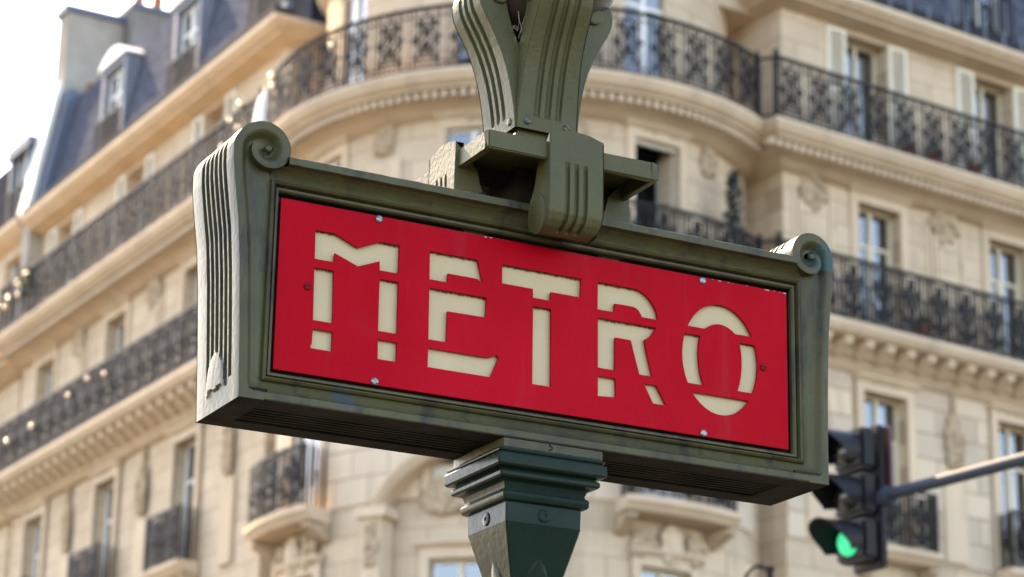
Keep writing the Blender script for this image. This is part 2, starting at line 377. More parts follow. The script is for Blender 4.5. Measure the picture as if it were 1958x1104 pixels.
def surround(F, ua, ub, za, zb, ow, w_=.16, p=.05, key=True):
    m_ = MB(); fbox(m_, F, ua-w_, ua, ow-.002, ow+p, za, zb+w_); fbox(m_, F, ub, ub+w_, ow-.002, ow+p, za, zb+w_); fbox(m_, F, ua, ub, ow-.002, ow+p, zb, zb+w_)
    fprof(m_, F, ua-w_-.05, ub+w_+.05, [(ow-.002, zb+w_+.002), (ow+p+.02, zb+w_+.002), (ow+p+.09, zb+w_+.06), (ow+p+.09, zb+w_+.1), (ow-.002, zb+w_+.12)])
    return bobj('window_surround', m_, MOULD)
def carved(F, u, z, ow, w_, h, n=14, seed=1, name='carved_ornament'):
    """an acanthus-like carving built from overlapping lumps"""
    rnd = random.Random(seed); m_ = MB(); rz = rotof(F, u)
    m_.add([Matrix.Translation(F(u, ow, z)) @ Matrix.Rotation(rz, 4, 'Z') @ Vector(p) for p in [(x*w_*.46*(1-.25*abs(q)), y, q*h*.46) for x in (-1, 1) for y in (-.02, .03) for q in (-1, 1)]], [(0, 1, 3, 2), (4, 6, 7, 5), (0, 4, 5, 1), (2, 3, 7, 6), (0, 2, 6, 4), (1, 5, 7, 3)])
    for i in range(int(n*2.8)):
        a = rnd.uniform(-1, 1); b = rnd.uniform(-1, 1)
        du = a*w_/2*(1-.45*abs(b)); dz = b*h/2
        s_ = rnd.uniform(.5, 1)*min(w_, h)*.15
        mm = MB(); mm.lump((0, 0, 0), (s_*rnd.uniform(.7, 1.2), s_*.75, s_*rnd.uniform(.8, 1.6)), seed*77+i, 6)
        Mx = Matrix.Translation(F(u+du, ow+.03, z+dz)) @ Matrix.Rotation(rz, 4, 'Z') @ Matrix.Rotation(rnd.uniform(-.8, .8), 4, 'Y')
        m_.add([Mx @ Vector(p) for p in mm.v], mm.f)
    return bobj(name, m_, STONED, smooth=60)

# ---- walls, by storey and facade
OW = {FR: (-.72, -.75, -.94), FL: (-.75, -.75, -.94), FC: (-.5, -.72, -1.05)}
WIN = {FR: [28.28, 31.37, 34.45], FL: [-41.5, -45.37, -49.28], FC: [TH(-57), TH(-12.7), TH(33)]}
ZB = (10.45, Z0, Z1)
WZ = ((10.55, 13.15), (Z0+.05, 16.48), (Z1+.05, 19.66))
def ext(F, o): return (R0-o, R1) if F is FR else (L0, L1+o) if F is FL else (AC0, AC1)
HW = {FR: .49, FL: .52, FC: .53}
CZ = Z0-.62      # underside of the modillion course: blocks end here
for F in (FR, FL, FC):
    for k in range(3):
        u0, u1 = ext(F, OW[F][k])
        zt = (Z0, Z1, ZE if F is not FC else 22.5)[k]
        ops = [(c-HW[F], c+HW[F], WZ[k][0], WZ[k][1]) for c in WIN[F]]
        m_ = MB()
        if k == 0:
            fbox(m_, F, u0, u1, OW[F][0]-.62, OW[F][0]-.40, 0, zt) if False else None
            wall(m_, F, u0, u1, 10.0, zt, OW[F][0]-.035, ops, .4)
        else:
            wall(m_, F, u0, u1, ZB[k], zt, OW[F][k], ops)
        bobj('wall', m_, STONES[(FR, FL, FC).index(F)])
        for i, c in enumerate(WIN[F]):
            a, b = c-HW[F], c+HW[F]; rr = random.Random(hash((k, i, round(c))) & 255)
            op = (F is FC and k == 1 and i == 2)
            cur = {FR: (.45, .0, .3)[(i+k) % 3], FL: .8, FC: (1, .0, 0)[i]}[F]
            if F is FC and k == 1: cur = 0
            window(F, a, b, *WZ[k], OW[F][k], WHITE if (F is FC or F is FL) else FRAMEC, cur, op)
            if k < 2: surround(F, a, b, *WZ[k], OW[F][k])
# lower storey and ground storey in dressed blocks (recessed joints)
def blocks(F, u0, u1, z0, z1, o, ops, hgt=.44, wid=.95, jut=None):
    n = 0; z = z0; row = 0
    while z < z1-.05:
        zt = min(z+hgt, z1); u = u0-(wid/2 if row % 2 else 0)
        while u < u1-.02:
            a, b = max(u, u0), min(u+wid, u1); segs = [(a, b)]
            for (oa, ob, za, zb) in ops:
                if zt > za+.02 and z < zb-.02:
                    ns = []
                    for (p, q) in segs:
                        if q <= oa or p >= ob: ns.append((p, q))
                        else:
                            if p < oa: ns.append((p, oa))
                            if q > ob: ns.append((ob, q))
                    segs = ns
            for p, q in segs:
                if q-p > .08:
                    m_ = MB(); d = random.uniform(-.004, .004)
                    fbox(m_, F, p+.009, q-.009, o-.06, o+d, z+.009, zt-.009); bobj('stone_block', m_, BLOCK); n += 1
            u += wid
        z = zt; row += 1
    return n
nb = 0
for F, (a, b) in ((FC, (TH(-95), TH(66))), (FR, (R0+.72, 32.6))):
    ops = [(c-HW[F]-.2, c+HW[F]+.2, 8.4, 13.45) for c in WIN[F]]
    nb += blocks(F, a, b, 10.45, CZ, OW[F][0], ops, wid=.95 if F is FR else .8)
for F in (FR, FL, FC):   # first floor below, seen only at the bottom edge of the picture
    u0, u1 = ext(F, OW[F][0]); ops = [(c-HW[F], c+HW[F], 7.0, 9.5) for c in WIN[F]]
    m_ = MB(); wall(m_, F, u0, u1, 0, 10.0, OW[F][0]-.035, [(a, b, c, d) for a, b, c, d in ops], .4); bobj('wall', m_, STONES[(FR, FL, FC).index(F)])
    for c in WIN[F]: window(F, c-HW[F], c+HW[F], 7.0, 9.5, OW[F][0]-.035, FRAMEC, 0)
for c in WIN[FC]: surround(FC, c-HW[FC], c+HW[FC], 7.0, 9.5, OW[FC][0], key=False)
# notches where the round corner meets the straight wings (piers) and plain cores behind
m_ = MB()
for F, ue, o in ((FR, R0+.2, -.75), (FL, L1-.15, -.75)):
    pass
for k in range(3):
    z0, z1 = ((0, Z0), (Z0, Z1), (Z1, ZE))[k]
    o = OW[FR][k]; core = MB(); fbox(core, FR, R0-o+.001, R0-o+.4, -3.6, o-.455, z0, z1); bobj('return_wall', core, STONE)
    o = OW[FL][k]; core = MB(); fbox(core, FL, L1+o-.4, L1+o-.001, -3.6, o-.455, z0, z1); bobj('return_wall', core, STONE)

# ---- pilaster panels and carving on the middle storey
for F in (FR, FL):
    cs = WIN[F]; o = OW[F][1]
    mids = [(cs[0]+cs[1])/2, (cs[1]+cs[2])/2] + ([cs[0]-1.5] if F is FR else [cs[0]+1.95])
    for i, u in enumerate(mids):
        m_ = MB(); fbox(m_, F, u-.32, u+.32, o-.002, o+.05, Z0+.25, 16.25); bobj('pilaster', m_, MOULD)
        m_ = MB(); fbox(m_, F, u-.24, u+.24, o+.048, o+.075, Z0+.4, 16.05); bobj('pilaster_panel', m_, STONE)
        carved(F, u, 16.45, o+.02, .62, .62, 16, 5+i)
        m_ = MB()
        for s_ in (-1, 1): fbox(m_, F, u+s_*.40-.03, u+s_*.40+.03, o-.002, o+.03, Z0+.2, 16.5)
        bobj('pilaster_edge', m_, MOULD)
    for i, u in enumerate(cs):
        carved(F, u, 13.42, OW[F][0]+.03, 1.0, .26, 12, 31+i)
        m_ = MB(); fbox(m_, F, u-.75, u+.75, o-.002, o+.03, 16.74, 16.8); bobj('string_course', m_, MOULD)
    for i, u in enumerate(mids):
        carved(F, u, 12.55, OW[F][0]+.04, .42, .95, 20, 51+i, 'carved_console')
        m_ = MB(); fbox(m_, F, u-.26, u+.26, OW[F][0]-.03, OW[F][0]+.04, 10.5, 12.0); bobj('pilaster', m_, MOULD)
        m_ = MB(); fbox(m_, F, u-.03, u+.03, OW[F][0]-.03, OW[F][0]+.07, 12.9, 13.5); bobj('console_stem', m_, STONED)
for i, a in enumerate((-36, 10.6, 50, -75)):
    carved(FC, TH(a), 16.45, OW[FC][1]+.02, .5, .5, 14, 71+i)
    if i < 2:
        m_ = MB(); fbox(m_, FC, TH(a-5), TH(a+5), OW[FC][1]-.002, OW[FC][1]+.05, Z0+.25, 16.1); bobj('pilaster', m_, MOULD)
for i, a in enumerate((-59.4, -12.7, 34)):
    carved(FC, TH(a), 16.76, OW[FC][1]+.03, 1.1, .3, 16, 81+i)

# ---- projecting balconies and cornices
SL1 = [(0, Z1), (0, Z1-.07), (-.03, Z1-.10), (-.05, Z1-.16), (-.12, Z1-.22), (-.16, Z1-.24), (-.16, Z1-.27), (-.34, Z1-.29), (-.34, Z1-.40), (-.44, Z1-.42), (-.56, Z1-.50), (-.74, Z1-.58), (-1.0, Z1-.58), (-1.0, Z1)]
SL0 = [(0, Z0), (0, Z0-.08), (-.03, Z0-.11), (-.04, Z0-.15), (-.10, Z0-.19), (-.12, Z0-.21), (-.46, Z0-.22), (-.46, Z0-.42), (-.52, Z0-.44), (-.60, Z0-.55), (-.70, Z0-.62), (-.86, Z0-.62), (-.86, Z0)]
EV = [(-.40, ZE+.04), (-.40, ZE-.06), (-.46, ZE-.10), (-.50, ZE-.15), (-.58, ZE-.18), (-.60, ZE-.20), (-.60, ZE-.23), (-.76, ZE-.25), (-.90, ZE-.31), (-1.3, ZE-.31), (-1.3, ZE+.04)]
def sweep(mb, F, a, b, prof):
    """a moulding along a facade; on the straight wings it turns the corner at the notch with a mitred return"""
    if F is FC: return fprof(mb, F, a, b, [(o, z-.003) for o, z in prof])
    k = len(prof)
    if F is FR: rows = [[F(b, o, z) for o, z in prof], [F(a-o, o, z) for o, z in prof], [F(a-o, -1.9, z) for o, z in prof]]
    else: rows = [[F(a, o, z) for o, z in prof], [F(b+o, o, z) for o, z in prof], [F(b+o, -1.9, z) for o, z in prof]]
    m0 = len(mb.v); mb.grid(rows, closev=True); mb.f.append(tuple(m0+j for j in range(k))); return mb
SEC = ((FR, R0, R1), (FC, AC0, AC1), (FL, L0, L1))
slabs = {}
for F, a, b in SEC:
    m_ = MB(); sweep(m_, F, a, b, SL1); slabs[F, 1] = bobj('balcony_slab', m_, MOULD, smooth=30)
    d = MB(); n = int(abs(b-a)/.165)
    for i in range(n):
        u = a+(b-a)*(i+.25)/n; fbox(d, F, u, u+.09, -.36, -.215, Z1-.40, Z1-.293)
    q = bobj('dentil_course', d, MOULD, slabs[F, 1], 0); q['kind'] = 'stuff'; q.matrix_parent_inverse = Matrix.Identity(4)
    m_ = MB(); sweep(m_, F, a, b, SL0); slabs[F, 0] = bobj('balcony_slab', m_, MOULD, smooth=30)
    # modillions under the lower balcony
    n = int(abs(b-a)/.46); me = None
    if F is FC: a, b = TH(-82), TH(56)
    for i in range(n):
        u = a+(b-a)*(i+.5)/n
        if me is None:
            k_ = MB(); k_.prism([(0, -.01), (.30, -.01), (.33, -.06), (.29, -.13), (.20, -.15), (.12, -.22), (0, -.27)], lambda y, z: (-.085, -y, z), lambda y, z: (.085, -y, z))
            me = k_.mesh('modillion', 30)
        o = link('modillion', me, MOULD, slabs[F, 0]); o.location = BI @ F(u, -.455, Z0-.215); o.rotation_euler.z = rotof(F, u)
for F, a, b in ((FR, R0, R1), (FL, L0, L1)):
    m_ = MB(); sweep(m_, F, a, b, EV); bobj('cornice', m_, MOULD, smooth=30)
for F, zz in ((FC, 19.5), ):
    m_ = MB(); fprof(m_, F, AC0, AC1, [(-1.06, 20.5), (-.8, 20.5), (-.8, 20.42), (-.9, 20.3), (-1.06, 20.2)]); bobj('cornice', m_, MOULD)

# ---- wrought-iron railings: two panel patterns
def bar(mb, pts, r=.009):
    return mb.tube([(x, 0, z) for x, z in pts], r*1.5, 4)
def arc(cx, cz, r, a0, a1, n=10, sq=1): return [(cx+r*math.cos(R_(a0+(a1-a0)*i/n)), cz+sq*r*math.sin(R_(a0+(a1-a0)*i/n))) for i in range(n+1)]
def spiral(cx, cz, r0, r1, a0, a1, n=16): return [(cx+(r0+(r1-r0)*i/n)*math.cos(R_(a0+(a1-a0)*i/n)), cz+(r0+(r1-r0)*i/n)*math.sin(R_(a0+(a1-a0)*i/n))) for i in range(n+1)]
PWD = .66
def panel_a():
    m_ = MB(); h = PWD/2
    for x in (-h+.02, -h+.11, h-.11): bar(m_, [(x, .05), (x, 1.05)], .011)
    for x in (-.15, -.05, .05, .15): bar(m_, [(x, .05), (x, 1.05)], .006)
    for z in (.14, .93): bar(m_, [(-h, z), (h, z)], .010)
    for i in range(-3, 5):   # lattice
        x = -.22+.11*i
        a = [(max(-.22, min(.22, x+t)), .22+t*1.35) for t in (0, .44)]
        for sgn in (1, -1):
            pts = [(sgn*(x+.44*k/8), .20+.66*k/8) for k in range(9)]; pts = [p for p in pts if abs(p[0]) <= .22]
            if len(pts) > 1: bar(m_, pts, .008)
    for s_ in (-1, 1):
        bar(m_, spiral(s_*.115, .83, .085, .02, 90, 90+s_*430), .010); bar(m_, spiral(s_*.115, .24, .085, .02, 270, 270+s_*430), .010)
        bar(m_, spiral(s_*.20, .54, .075, .018, 0, s_*400), .012)
    bar(m_, arc(0, .54, .15, 0, 360, 16, 1.5), .012); bar(m_, arc(0, 1.0, .05, 0, 360, 8), .010)
    for s_ in (-1, 1): m_.lump((s_*.115, 0, .83), (.045, .02, .05), 3, 6); m_.lump((0, 0, .54+s_*.12), (.05, .02, .06), 5, 6)
    return m_.mesh('railing_panel', 60)
def panel_b():
    m_ = MB(); h = PWD/2
    for x in (-h+.02, -h+.10, -h+.18, h-.10, h-.18, ): bar(m_, [(x, .05), (x, 1.05)], .012)
    for z in (.10, .98): bar(m_, [(-h, z), (h, z)], .011)
    # urn-like centre
    for s_ in (-1, 1):
        bar(m_, [(s_*a, z) for a, z in ((.02, .1), (.09, .2), (.035, .32), (.05, .45), (.12, .58), (.10, .70), (.03, .78), (.07, .86), (.02, .97))], .016)
        bar(m_, spiral(s_*.15, .72, .09, .02, 180 if s_ > 0 else 0, (180 if s_ > 0 else 0)-s_*420), .012)
        bar(m_, spiral(s_*.13, .27, .085, .02, 180 if s_ > 0 else 0, (180 if s_ > 0 else 0)+s_*420), .012)
        bar(m_, arc(s_*.24, .5, .10, 0, 360, 12, 1.6), .011)
    for z, rx, rz in ((.86, .06, .09), (.62, .075, .12), (.40, .05, .10), (.2, .07, .08)): m_.lump((0, 0, z), (rx, .03, rz), int(z*100), 6)
    return m_.mesh('railing_panel', 60)
PA, PB = panel_a(), panel_b()
for me in (PA, PB): me.materials.append(IRON)
def railing(F, a, b, z, slab, me, o=-.06):
    n = max(1, round(abs(b-a)/PWD)); wdt = abs(b-a)/n
    for i in range(n):
        u = a+(b-a)*(i+.5)/n; q = link('railing_panel', me, IRON, slab); q.location = BI @ F(u, o, z); q.rotation_euler.z = rotof(F, u); q.scale.x = wdt/PWD
    m_ = MB(); fbox(m_, F, a, b, o-.03, o+.03, z+1.05, z+1.10); fbox(m_, F, a, b, o-.015, o+.015, z+.03, z+.06); bobj('handrail', m_, IRON, slab, 0)
for F, a, b in SEC:
    aa, bb = (a+.05, min(b, 33.8)) if F is FR else (a+.05, b-.05) if F is FL else (RA0, RA1)
    railing(F, aa, bb, Z1, slabs[F, 1], PA); railing(F, aa, bb, Z0, slabs[F, 0], PB)
# end posts at the notches
for z in (Z1, Z0):
    k = 1 if z == Z1 else 0
    for F, u in ((FR, R0+.05), (FL, L1-.05), (FC, RA1)):
        m_ = MB(); fbox(m_, F, u-.03, u+.03, -.09, -.03, z, z+1.2); bobj('railing_post', m_, IRON, slabs[F, k], 0)
    m_ = MB(); m_.tube([FC(RA1, -.06, z+1.07), FR(R0+.05, -.06, z+1.07)], .025, 6).tube([FC(RA1, -.06, z+.05), FR(R0+.05, -.06, z+.05)], .02, 6)
    for i in range(1, 5):
        p = FC(RA1, -.06, z).lerp(FR(R0+.05, -.06, z), i/5); m_.tube([p, p+Vector((0, 0, 1.05))], .012, 4)
    bobj('railing_return', m_, IRON, slabs[FR, k], 0)
# polished balls added on the railings to throw sun glints
def add_glint(F, u, z, slab, r=.055):
    m_ = MB(); m_.lathe([(r*math.sin(math.pi*i/10)+1e-4, -r*math.cos(math.pi*i/10)) for i in range(11)], 14, F(u, 0, z)); bobj('glint_ball', m_, GLINT, slab, 80)

# ---- small window balconies of the lower storey
def balconette(F, u, wd, z, o0, o1, curved=False):
    m_ = MB(); fprof(m_, F, u-wd/2-.1, u+wd/2+.1, [(o0, z), (o1+.06, z), (o1+.06, z-.08), (o1, z-.12), (o1-.06, z-.2), (o0, z-.24)]); s_ = bobj('window_balcony', m_, MOULD)
    n = max(2, round(wd/PWD))
    for i in range(n):
        q = link('railing_panel', PB, IRON, s_); v_ = u-wd/2+wd*(i+.5)/n; q.location = BI @ F(v_, o1, z); q.rotation_euler.z = rotof(F, v_); q.scale = (wd/n/PWD, 1, .9)
    for sx in (-1, 1):
        p = MB(); uu = u+sx*wd/2
        fbox(p, F, uu-.02, uu+.02, o1-.02, o1+.02, z, z+1.0)
        for j in range(1, 5): fbox(p, F, uu-.012, uu+.012, o0+(o1-o0)*j/5-.012, o0+(o1-o0)*j/5+.012, z, z+.97)
        bobj('railing_end', p, IRON, s_, 0)
        c_ = MB(); fprof(c_, F, uu-.10-.02*sx, uu+.10-.02*sx, [(o0, z-.24), (o1-.06, z-.24), (o1-.06, z-.30), (o1-.22, z-.40), (o0+.06, z-.50), (o0, z-.52)]); bobj('console_bracket', c_, STONED, s_)
    h_ = MB(); fbox(h_, F, u-wd/2, u+wd/2, o1-.025, o1+.025, z+.95, z+1.0); bobj('handrail', h_, IRON, s_, 0)
    return s_
for u in WIN[FR]: balconette(FR, u+.1, 1.35, 10.5, -.72, -.38)
for u in WIN[FL]: balconette(FL, u, 1.5, 10.75, -.75, -.38)
for a in (-59.4, 34):
    balconette(FC, TH(a), 2.0, 10.45, -.5, -.02)
    m_ = MB(); rz = R_(a)
    for (rx, rz_, d) in ((.22, .30, .05), (.16, .23, .10)):
        mm = MB(); mm.lump((0, 0, 0), (rx, d, rz_), 4, 14); Mx = Matrix.Translation(FC(TH(a), -.44, 9.86)) @ Matrix.Rotation(rz, 4, 'Z'); m_.add([Mx @ Vector(p) for p in mm.v], mm.f)
    bobj('oval_cartouche', m_, MOULD, smooth=80)
    carved(FC, TH(a-7), 9.85, -.46, .5, .4, 12, 91); carved(FC, TH(a+7), 9.85, -.46, .5, .4, 12, 92)
# segmental pediment over the middle bay
m_ = MB(); n = 26; half = 17.5
def pz(t): return 10.35+.85*(1-(t*t))
rows = []
for i in range(n+1):
    t = -1+2*i/n; u = TH(-12.7+half*t); z = pz(t)
    rows.append([FC(u, -.5, z-.16), FC(u, -.16, z-.16), FC(u, -.10, z-.10), FC(u, -.05, z-.02), FC(u, -.05, z+.05), FC(u, -.5, z+.10)])
m_.grid(rows, closev=True); m_.f += [(0, 1, 2, 3, 4, 5), tuple(len(m_.v)-6+i for i in range(6))]
bobj('pediment', m_, MOULD)
carved(FC, TH(-12.7), 10.45, -.46, 1.5, .5, 24, 101, 'pediment_carving')
for s_ in (-1, 1):
    m_ = MB(); u = TH(-12.7+s_*half); fbox(m_, FC, u-.28, u+.28, -.5, -.05, 10.12, 10.28); fbox(m_, FC, u-.17, u+.17, -.5, -.12, 9.0, 10.12); bobj('pediment_bracket', m_, MOULD)
    carved(FC, u, 9.7, -.12, .3, .7, 12, 111+s_, 'carved_console')

# ---- shutters on the upper storey of the right wing
def shutter(F, u, z0, z1, o, wd=.42):
    s_ = MB(); fbox(s_, F, u-wd/2, u-wd/2+.05, o, o+.05, z0, z1); fbox(s_, F, u+wd/2-.05, u+wd/2, o, o+.05, z0, z1)
    for z in (z0, (z0+z1)/2, z1-.06): fbox(s_, F, u-wd/2+.05, u+wd/2-.05, o, o+.05, z, z+.06)
    q = bobj('shutter', s_, SHUT, smooth=0)
    l = MB(); z = z0+.07
    while z < z1-.09:
        if abs(z-(z0+z1)/2) > .07:
            l.add([F(u-wd/2+.05, o+.01, z+.03), F(u+wd/2-.05, o+.01, z+.03), F(u+wd/2-.05, o+.042, z), F(u-wd/2+.05, o+.042, z), F(u-wd/2+.05, o+.01, z+.042), F(u+wd/2-.05, o+.01, z+.042), F(u+wd/2-.05, o+.042, z+.012), F(u-wd/2+.05, o+.042, z+.012)], [(0, 1, 2, 3), (4, 5, 6, 7), (3, 2, 6, 7), (0, 1, 5, 4)])
        z += .055
    l = bobj('louvres', l, SHUT, q, 0); l['kind'] = 'stuff'
for c in WIN[FR]:
    for s_ in (-1, 1): shutter(FR, c+s_*(HW[FR]+.23), Z1+.05, 19.68, -.937)
for c in WIN[FL]:
    for s_ in (-1, 1): shutter(FL, c+s_*(HW[FL]+.23), Z1+.05, 19.68, -.937)

# ---- mansard roofs
def slope(F, a, b, o0, z0, o1, z1, M=SLATE, name='roof'):
    m_ = MB(); P = [F(a, o0, z0), F(b, o0, z0), F(b, o1, z1), F(a, o1, z1)]; Q = [F(a, o0-.2, z0), F(b, o0-.2, z0), F(b, o1-.2, z1), F(a, o1-.2, z1)]
    m_.add(P+Q, [(0, 1, 2, 3), (4, 7, 6, 5), (0, 3, 7, 4), (1, 5, 6, 2), (3, 2, 6, 7), (0, 4, 5, 1)])
    q = bobj(name, m_, M, smooth=0)
    uv = q.data.uv_layers.new(name='slates')
    h = math.hypot(o1-o0, z1-z0); loc = {tuple(round(x, 3) for x in BI @ P[0]): (0, 0)}
    T = (P[1]-P[0]).normalized(); U = (P[3]-P[0]).normalized()
    for lp in q.data.loops:
        d = q.data.vertices[lp.vertex_index].co-(BI @ P[0]); uv.data[lp.index].uv = (d.dot(T), d.dot(U))
    return q
mansL = slope(FL, L0, L1-1.0, -.80, ZE+.1, -1.38, 23.02)
slope(FL, L0, L1-1.0, -1.39, 23.03, -4.2, 23.5, ZINC)
mansR = slope(FR, R0+1.0, R1, -.80, ZE+.1, -1.8, 23.3)
slope(FR, R0+1.0, R1, -1.81, 23.31, -5, 24, ZINC)
for F, a, b in ((FL, L0, L1-.45), (FR, R0+.45, R1)):
    m_ = MB(); fbox(m_, F, a, b, -.80, -.42, ZE+.045, ZE+.20); bobj('gutter', m_, GUTTER)
    m_ = MB(); fbox(m_, F, a, b, -.76, -.64, ZE+.2, ZE+.34); bobj('gutter_board', m_, LEAD)
    if F is FR:
        for i in range(22):
            u = a+(b-a)*(i+.5)/22; m_ = MB(); fbox(m_, F, u-.025, u+.025, -.425, -.40, ZE+.03, ZE+.36); bobj('gutter_bracket', m_, ZINC, smooth=0)
for F, a, b in ((FL, L1-1.7, L1+3.0), (FR, R0-3.0, R0+1.7)):
    m_ = MB(); fbox(m_, F, a, b, -4.4, -1.5, ZE-.3, 23.3); bobj('roof_return', m_, SLATE if F is FL else STONE, smooth=0)
def dormer(F, u, z0, z1, wd, o, arch=True, rail=True):
    h = wd/2; m_ = MB()
    d = MB(); c = (z0+z1)/2
    fbox(d, F, u-h, u-h+.16, o-.9, o, z0, z1); fbox(d, F, u+h-.16, u+h, o-.9, o, z0, z1); fbox(d, F, u-h+.16, u+h-.16, o-.9, o, z1-.14, z1)
    q = bobj('dormer', d, PALEZ, smooth=0)
    t = MB(); n = 12; rows = []
    for i in range(n+1):
        x = -1+2*i/n; rows.append([F(u+x*(h+.08), o+.08, z1+(.30*(1-x*x) if arch else .02)+.02), F(u+x*(h+.08), o-1.1, z1+(.30*(1-x*x) if arch else .02)+.02), F(u+x*(h+.08), o-1.1, z1-.0), F(u+x*(h+.08), o+.08, z1-.0)])
    t.grid(rows, closev=True); t.f += [(0, 1, 2, 3), tuple(len(t.v)-4+i for i in range(4))]; bobj('dormer_hood', t, WHITE if arch else ZINC, q)
    f = MB(); a, b = u-h+.16, u+h-.16
    for (p, r_) in ((a, a+.07), (b-.07, b), (u-.05, u+.05)): fbox(f, F, p, r_, o-.2, o-.12, z0, z1-.14)
    for z in (z0, z0+(z1-z0)*.65, z1-.22): fbox(f, F, a+.07, u-.05, o-.19, o-.13, z, z+.07); fbox(f, F, u+.05, b-.07, o-.19, o-.13, z, z+.07)
    bobj('dormer_frame', f, WHITE, q, 0)
    for p, r_ in ((a+.07, u-.05), (u+.05, b-.07)):
        g = MB(); g.add([F(p, o-.16, z0), F(r_, o-.16, z0), F(r_, o-.16, z1-.14), F(p, o-.16, z1-.14)], [(0, 1, 2, 3)]); bobj('pane', g, PANE, q, 0)
    g = MB(); g.add([F(a, o-.7, z0), F(b, o-.7, z0), F(b, o-.7, z1), F(a, o-.7, z1)], [(0, 1, 2, 3)]); bobj('dormer_room', g, ROOM, q, 0)
    if rail:
        r_ = MB(); fbox(r_, F, u-h, u+h, o+.06, o+.10, z0+.80, z0+.85); fbox(r_, F, u-h, u+h, o+.06, o+.10, z0+.02, z0+.06); k = int(wd/.1)
        for i in range(k+1):
            x = u-h+wd*i/k; fbox(r_, F, x-.012, x+.012, o+.068, o+.092, z0+.06, z0+.8)
        bobj('dormer_railing', r_, IRON, q, 0)
for u in (-47.05, -43.2, -39.35): dormer(FL, u, ZE+.42, 22.55, 1.35, -.93)
dormer(FR, 31.1, ZE+.42, 22.5, 1.35, -.84, False); dormer(FR, 27.6, ZE+.42, 22.5, 1.35, -.84, False)

# ---- party wall, coping and chimney stacks at the far end of the left wing
m_ = MB(); m_.prism([(-.62, 19.0), (-.62, 20.4), (-1.12, 23.35), (-4.6, 24.2), (-4.6, 19.0)], lambda o, z: FL(L0-.02, o, z), lambda o, z: FL(L0-.45, o, z)); bobj('party_wall', m_, RENDER)
m_ = MB(); m_.prism([(-.50, 20.3), (-.62, 20.3), (-1.12, 23.4), (-1.0, 23.42)], lambda o, z: FL(L0+.04, o, z), lambda o, z: FL(L0-.55, o, z)); bobj('coping', m_, WHITE)
m_ = MB(); m_.prism([(-.66, 20.3), (-.9, 20.3), (-1.42, 23.1), (-1.17, 23.2)], lambda o, z: FL(L0+.0, o, z), lambda o, z: FL(L0+.38, o, z)); bobj('flashing', m_, LEAD)
ch = MB(); fbox(ch, FL, L0-.5, L0+.05, -2.45, -1.10, 21.5, 25.15); chim = bobj('chimney', ch, RENDER)
c_ = MB(); fbox(c_, FL, L0-.56, L0+.12, -2.5, -1.02, 25.15, 25.3); bobj('chimney_cap', c_, LEAD, chim)
ch = MB(); fbox(ch, FL, L0-.3, L0+.5, -5.2, -2.47, 22.5, 25.4); chim2 = bobj('chimney', ch, DKRENDER)
c_ = MB(); fbox(c_, FL, L0-.36, L0+.56, -5.3, -2.42, 25.4, 25.52); bobj('chimney_cap', c_, LEAD, chim2)
for i in range(6):
    p = MB(); p.lathe([(.12, 0), (.11, .55), (.13, .57), (.13, .65), (.09, .66)], 12, FL(L0+.1, -2.75-.45*i, 25.52)); bobj('chimney_pot', p, TERRA, chim2)
p = MB(); p.lathe([(.10, 0), (.09, .3), (.11, .32), (.11, .38), (.08, .39)], 12, FL(L0+.25, -1.7, 23.05)); bobj('chimney_pot', p, TERRA, chim)

# ---- made-up white tube giving the bright glint in the notch by the round corner
m_ = MB(); up_ = [FL(L1+.22, -.34, 18.48), FL(L1+.12, -.28, 18.42), FL(L1+.02, -.2, 18.15), FL(L1-.05, -.17, 17.8), FL(L1-.05, -.17, Z1+.02)]
m_.tube(up_, [.12, .17, .21, .21, .21], 14); bobj('glint_tube', m_, WGLOSS, smooth=80)

# ---- sun glints
for F, u, z, k in ((FL, -38.2, Z1+1.13, 1), (FL, -38.6, Z1+.95, 1), (FL, -38.25, Z1+.7, 1), (FL, -38.9, Z1+.55, 1), (FC, TH(-70), Z1+.95, 1), (FC, TH(-69), Z1+.75, 1), (FL, -49.4, Z1+.9, 1), (FL, -49.9, Z1+.7, 1), (FL, -50.1, Z1+.55, 1), (FL, -49.3, Z1+.62, 1), (FL, -43.9, Z0+.78, 0), (FL, -45.8, Z0+.8, 0), (FL, -47.8, Z0+.6, 0), (FL, -49.2, Z0+.6, 0), (FL, -44.8, Z0+.9, 0), (FL, -50.0, Z0+.7, 0), (FC, TH(-44), Z1+.8, 1)):
    add_glint(F, u, z, slabs[F, k])

# ------------------------------------------------------------------ next building along the left street
Nb = empty('neighbouring_building', 'pale house with white dormer and slate roof at far left beyond the party wall', 'building', FL(-54, -.8, 0))
def nobj(name, mb, M, parent=None, smooth=35):
    mb.v = [Vector(p)-Nb.location for p in mb.v]; return obj(name, mb, M, parent or Nb, smooth)
NW = [-52.3, -55.2]
m_ = MB(); wall(m_, FL, -85, L0-.5, 0, 20.0, -.85, [(c-.55, c+.55, z, z+2.4) for c in reversed(NW) for z in (17.3,)], .4); nobj('wall', m_, STONES[1])
for c in NW:
    m_ = MB(); 
    for a, b in ((-.55, -.47), (-.04, .04), (.47, .55)): fbox(m_, FL, c+a, c+b, -1.1, -1.02, 17.3, 19.7)
    q = nobj('window', m_, WHITE)
    m_ = MB(); m_.add([FL(c-.55, -1.06, 17.3), FL(c+.55, -1.06, 17.3), FL(c+.55, -1.06, 19.7), FL(c-.55, -1.06, 19.7)], [(0, 1, 2, 3)]); nobj('pane', m_, PANE, q, 0)
    m_ = MB(); m_.add([FL(c-.55, -1.24, 17.3), FL(c+.55, -1.24, 17.3), FL(c+.55, -1.24, 19.7), FL(c-.55, -1.24, 19.7)], [(0, 1, 2, 3)]); nobj('room_lining', m_, ROOM, q, 0)
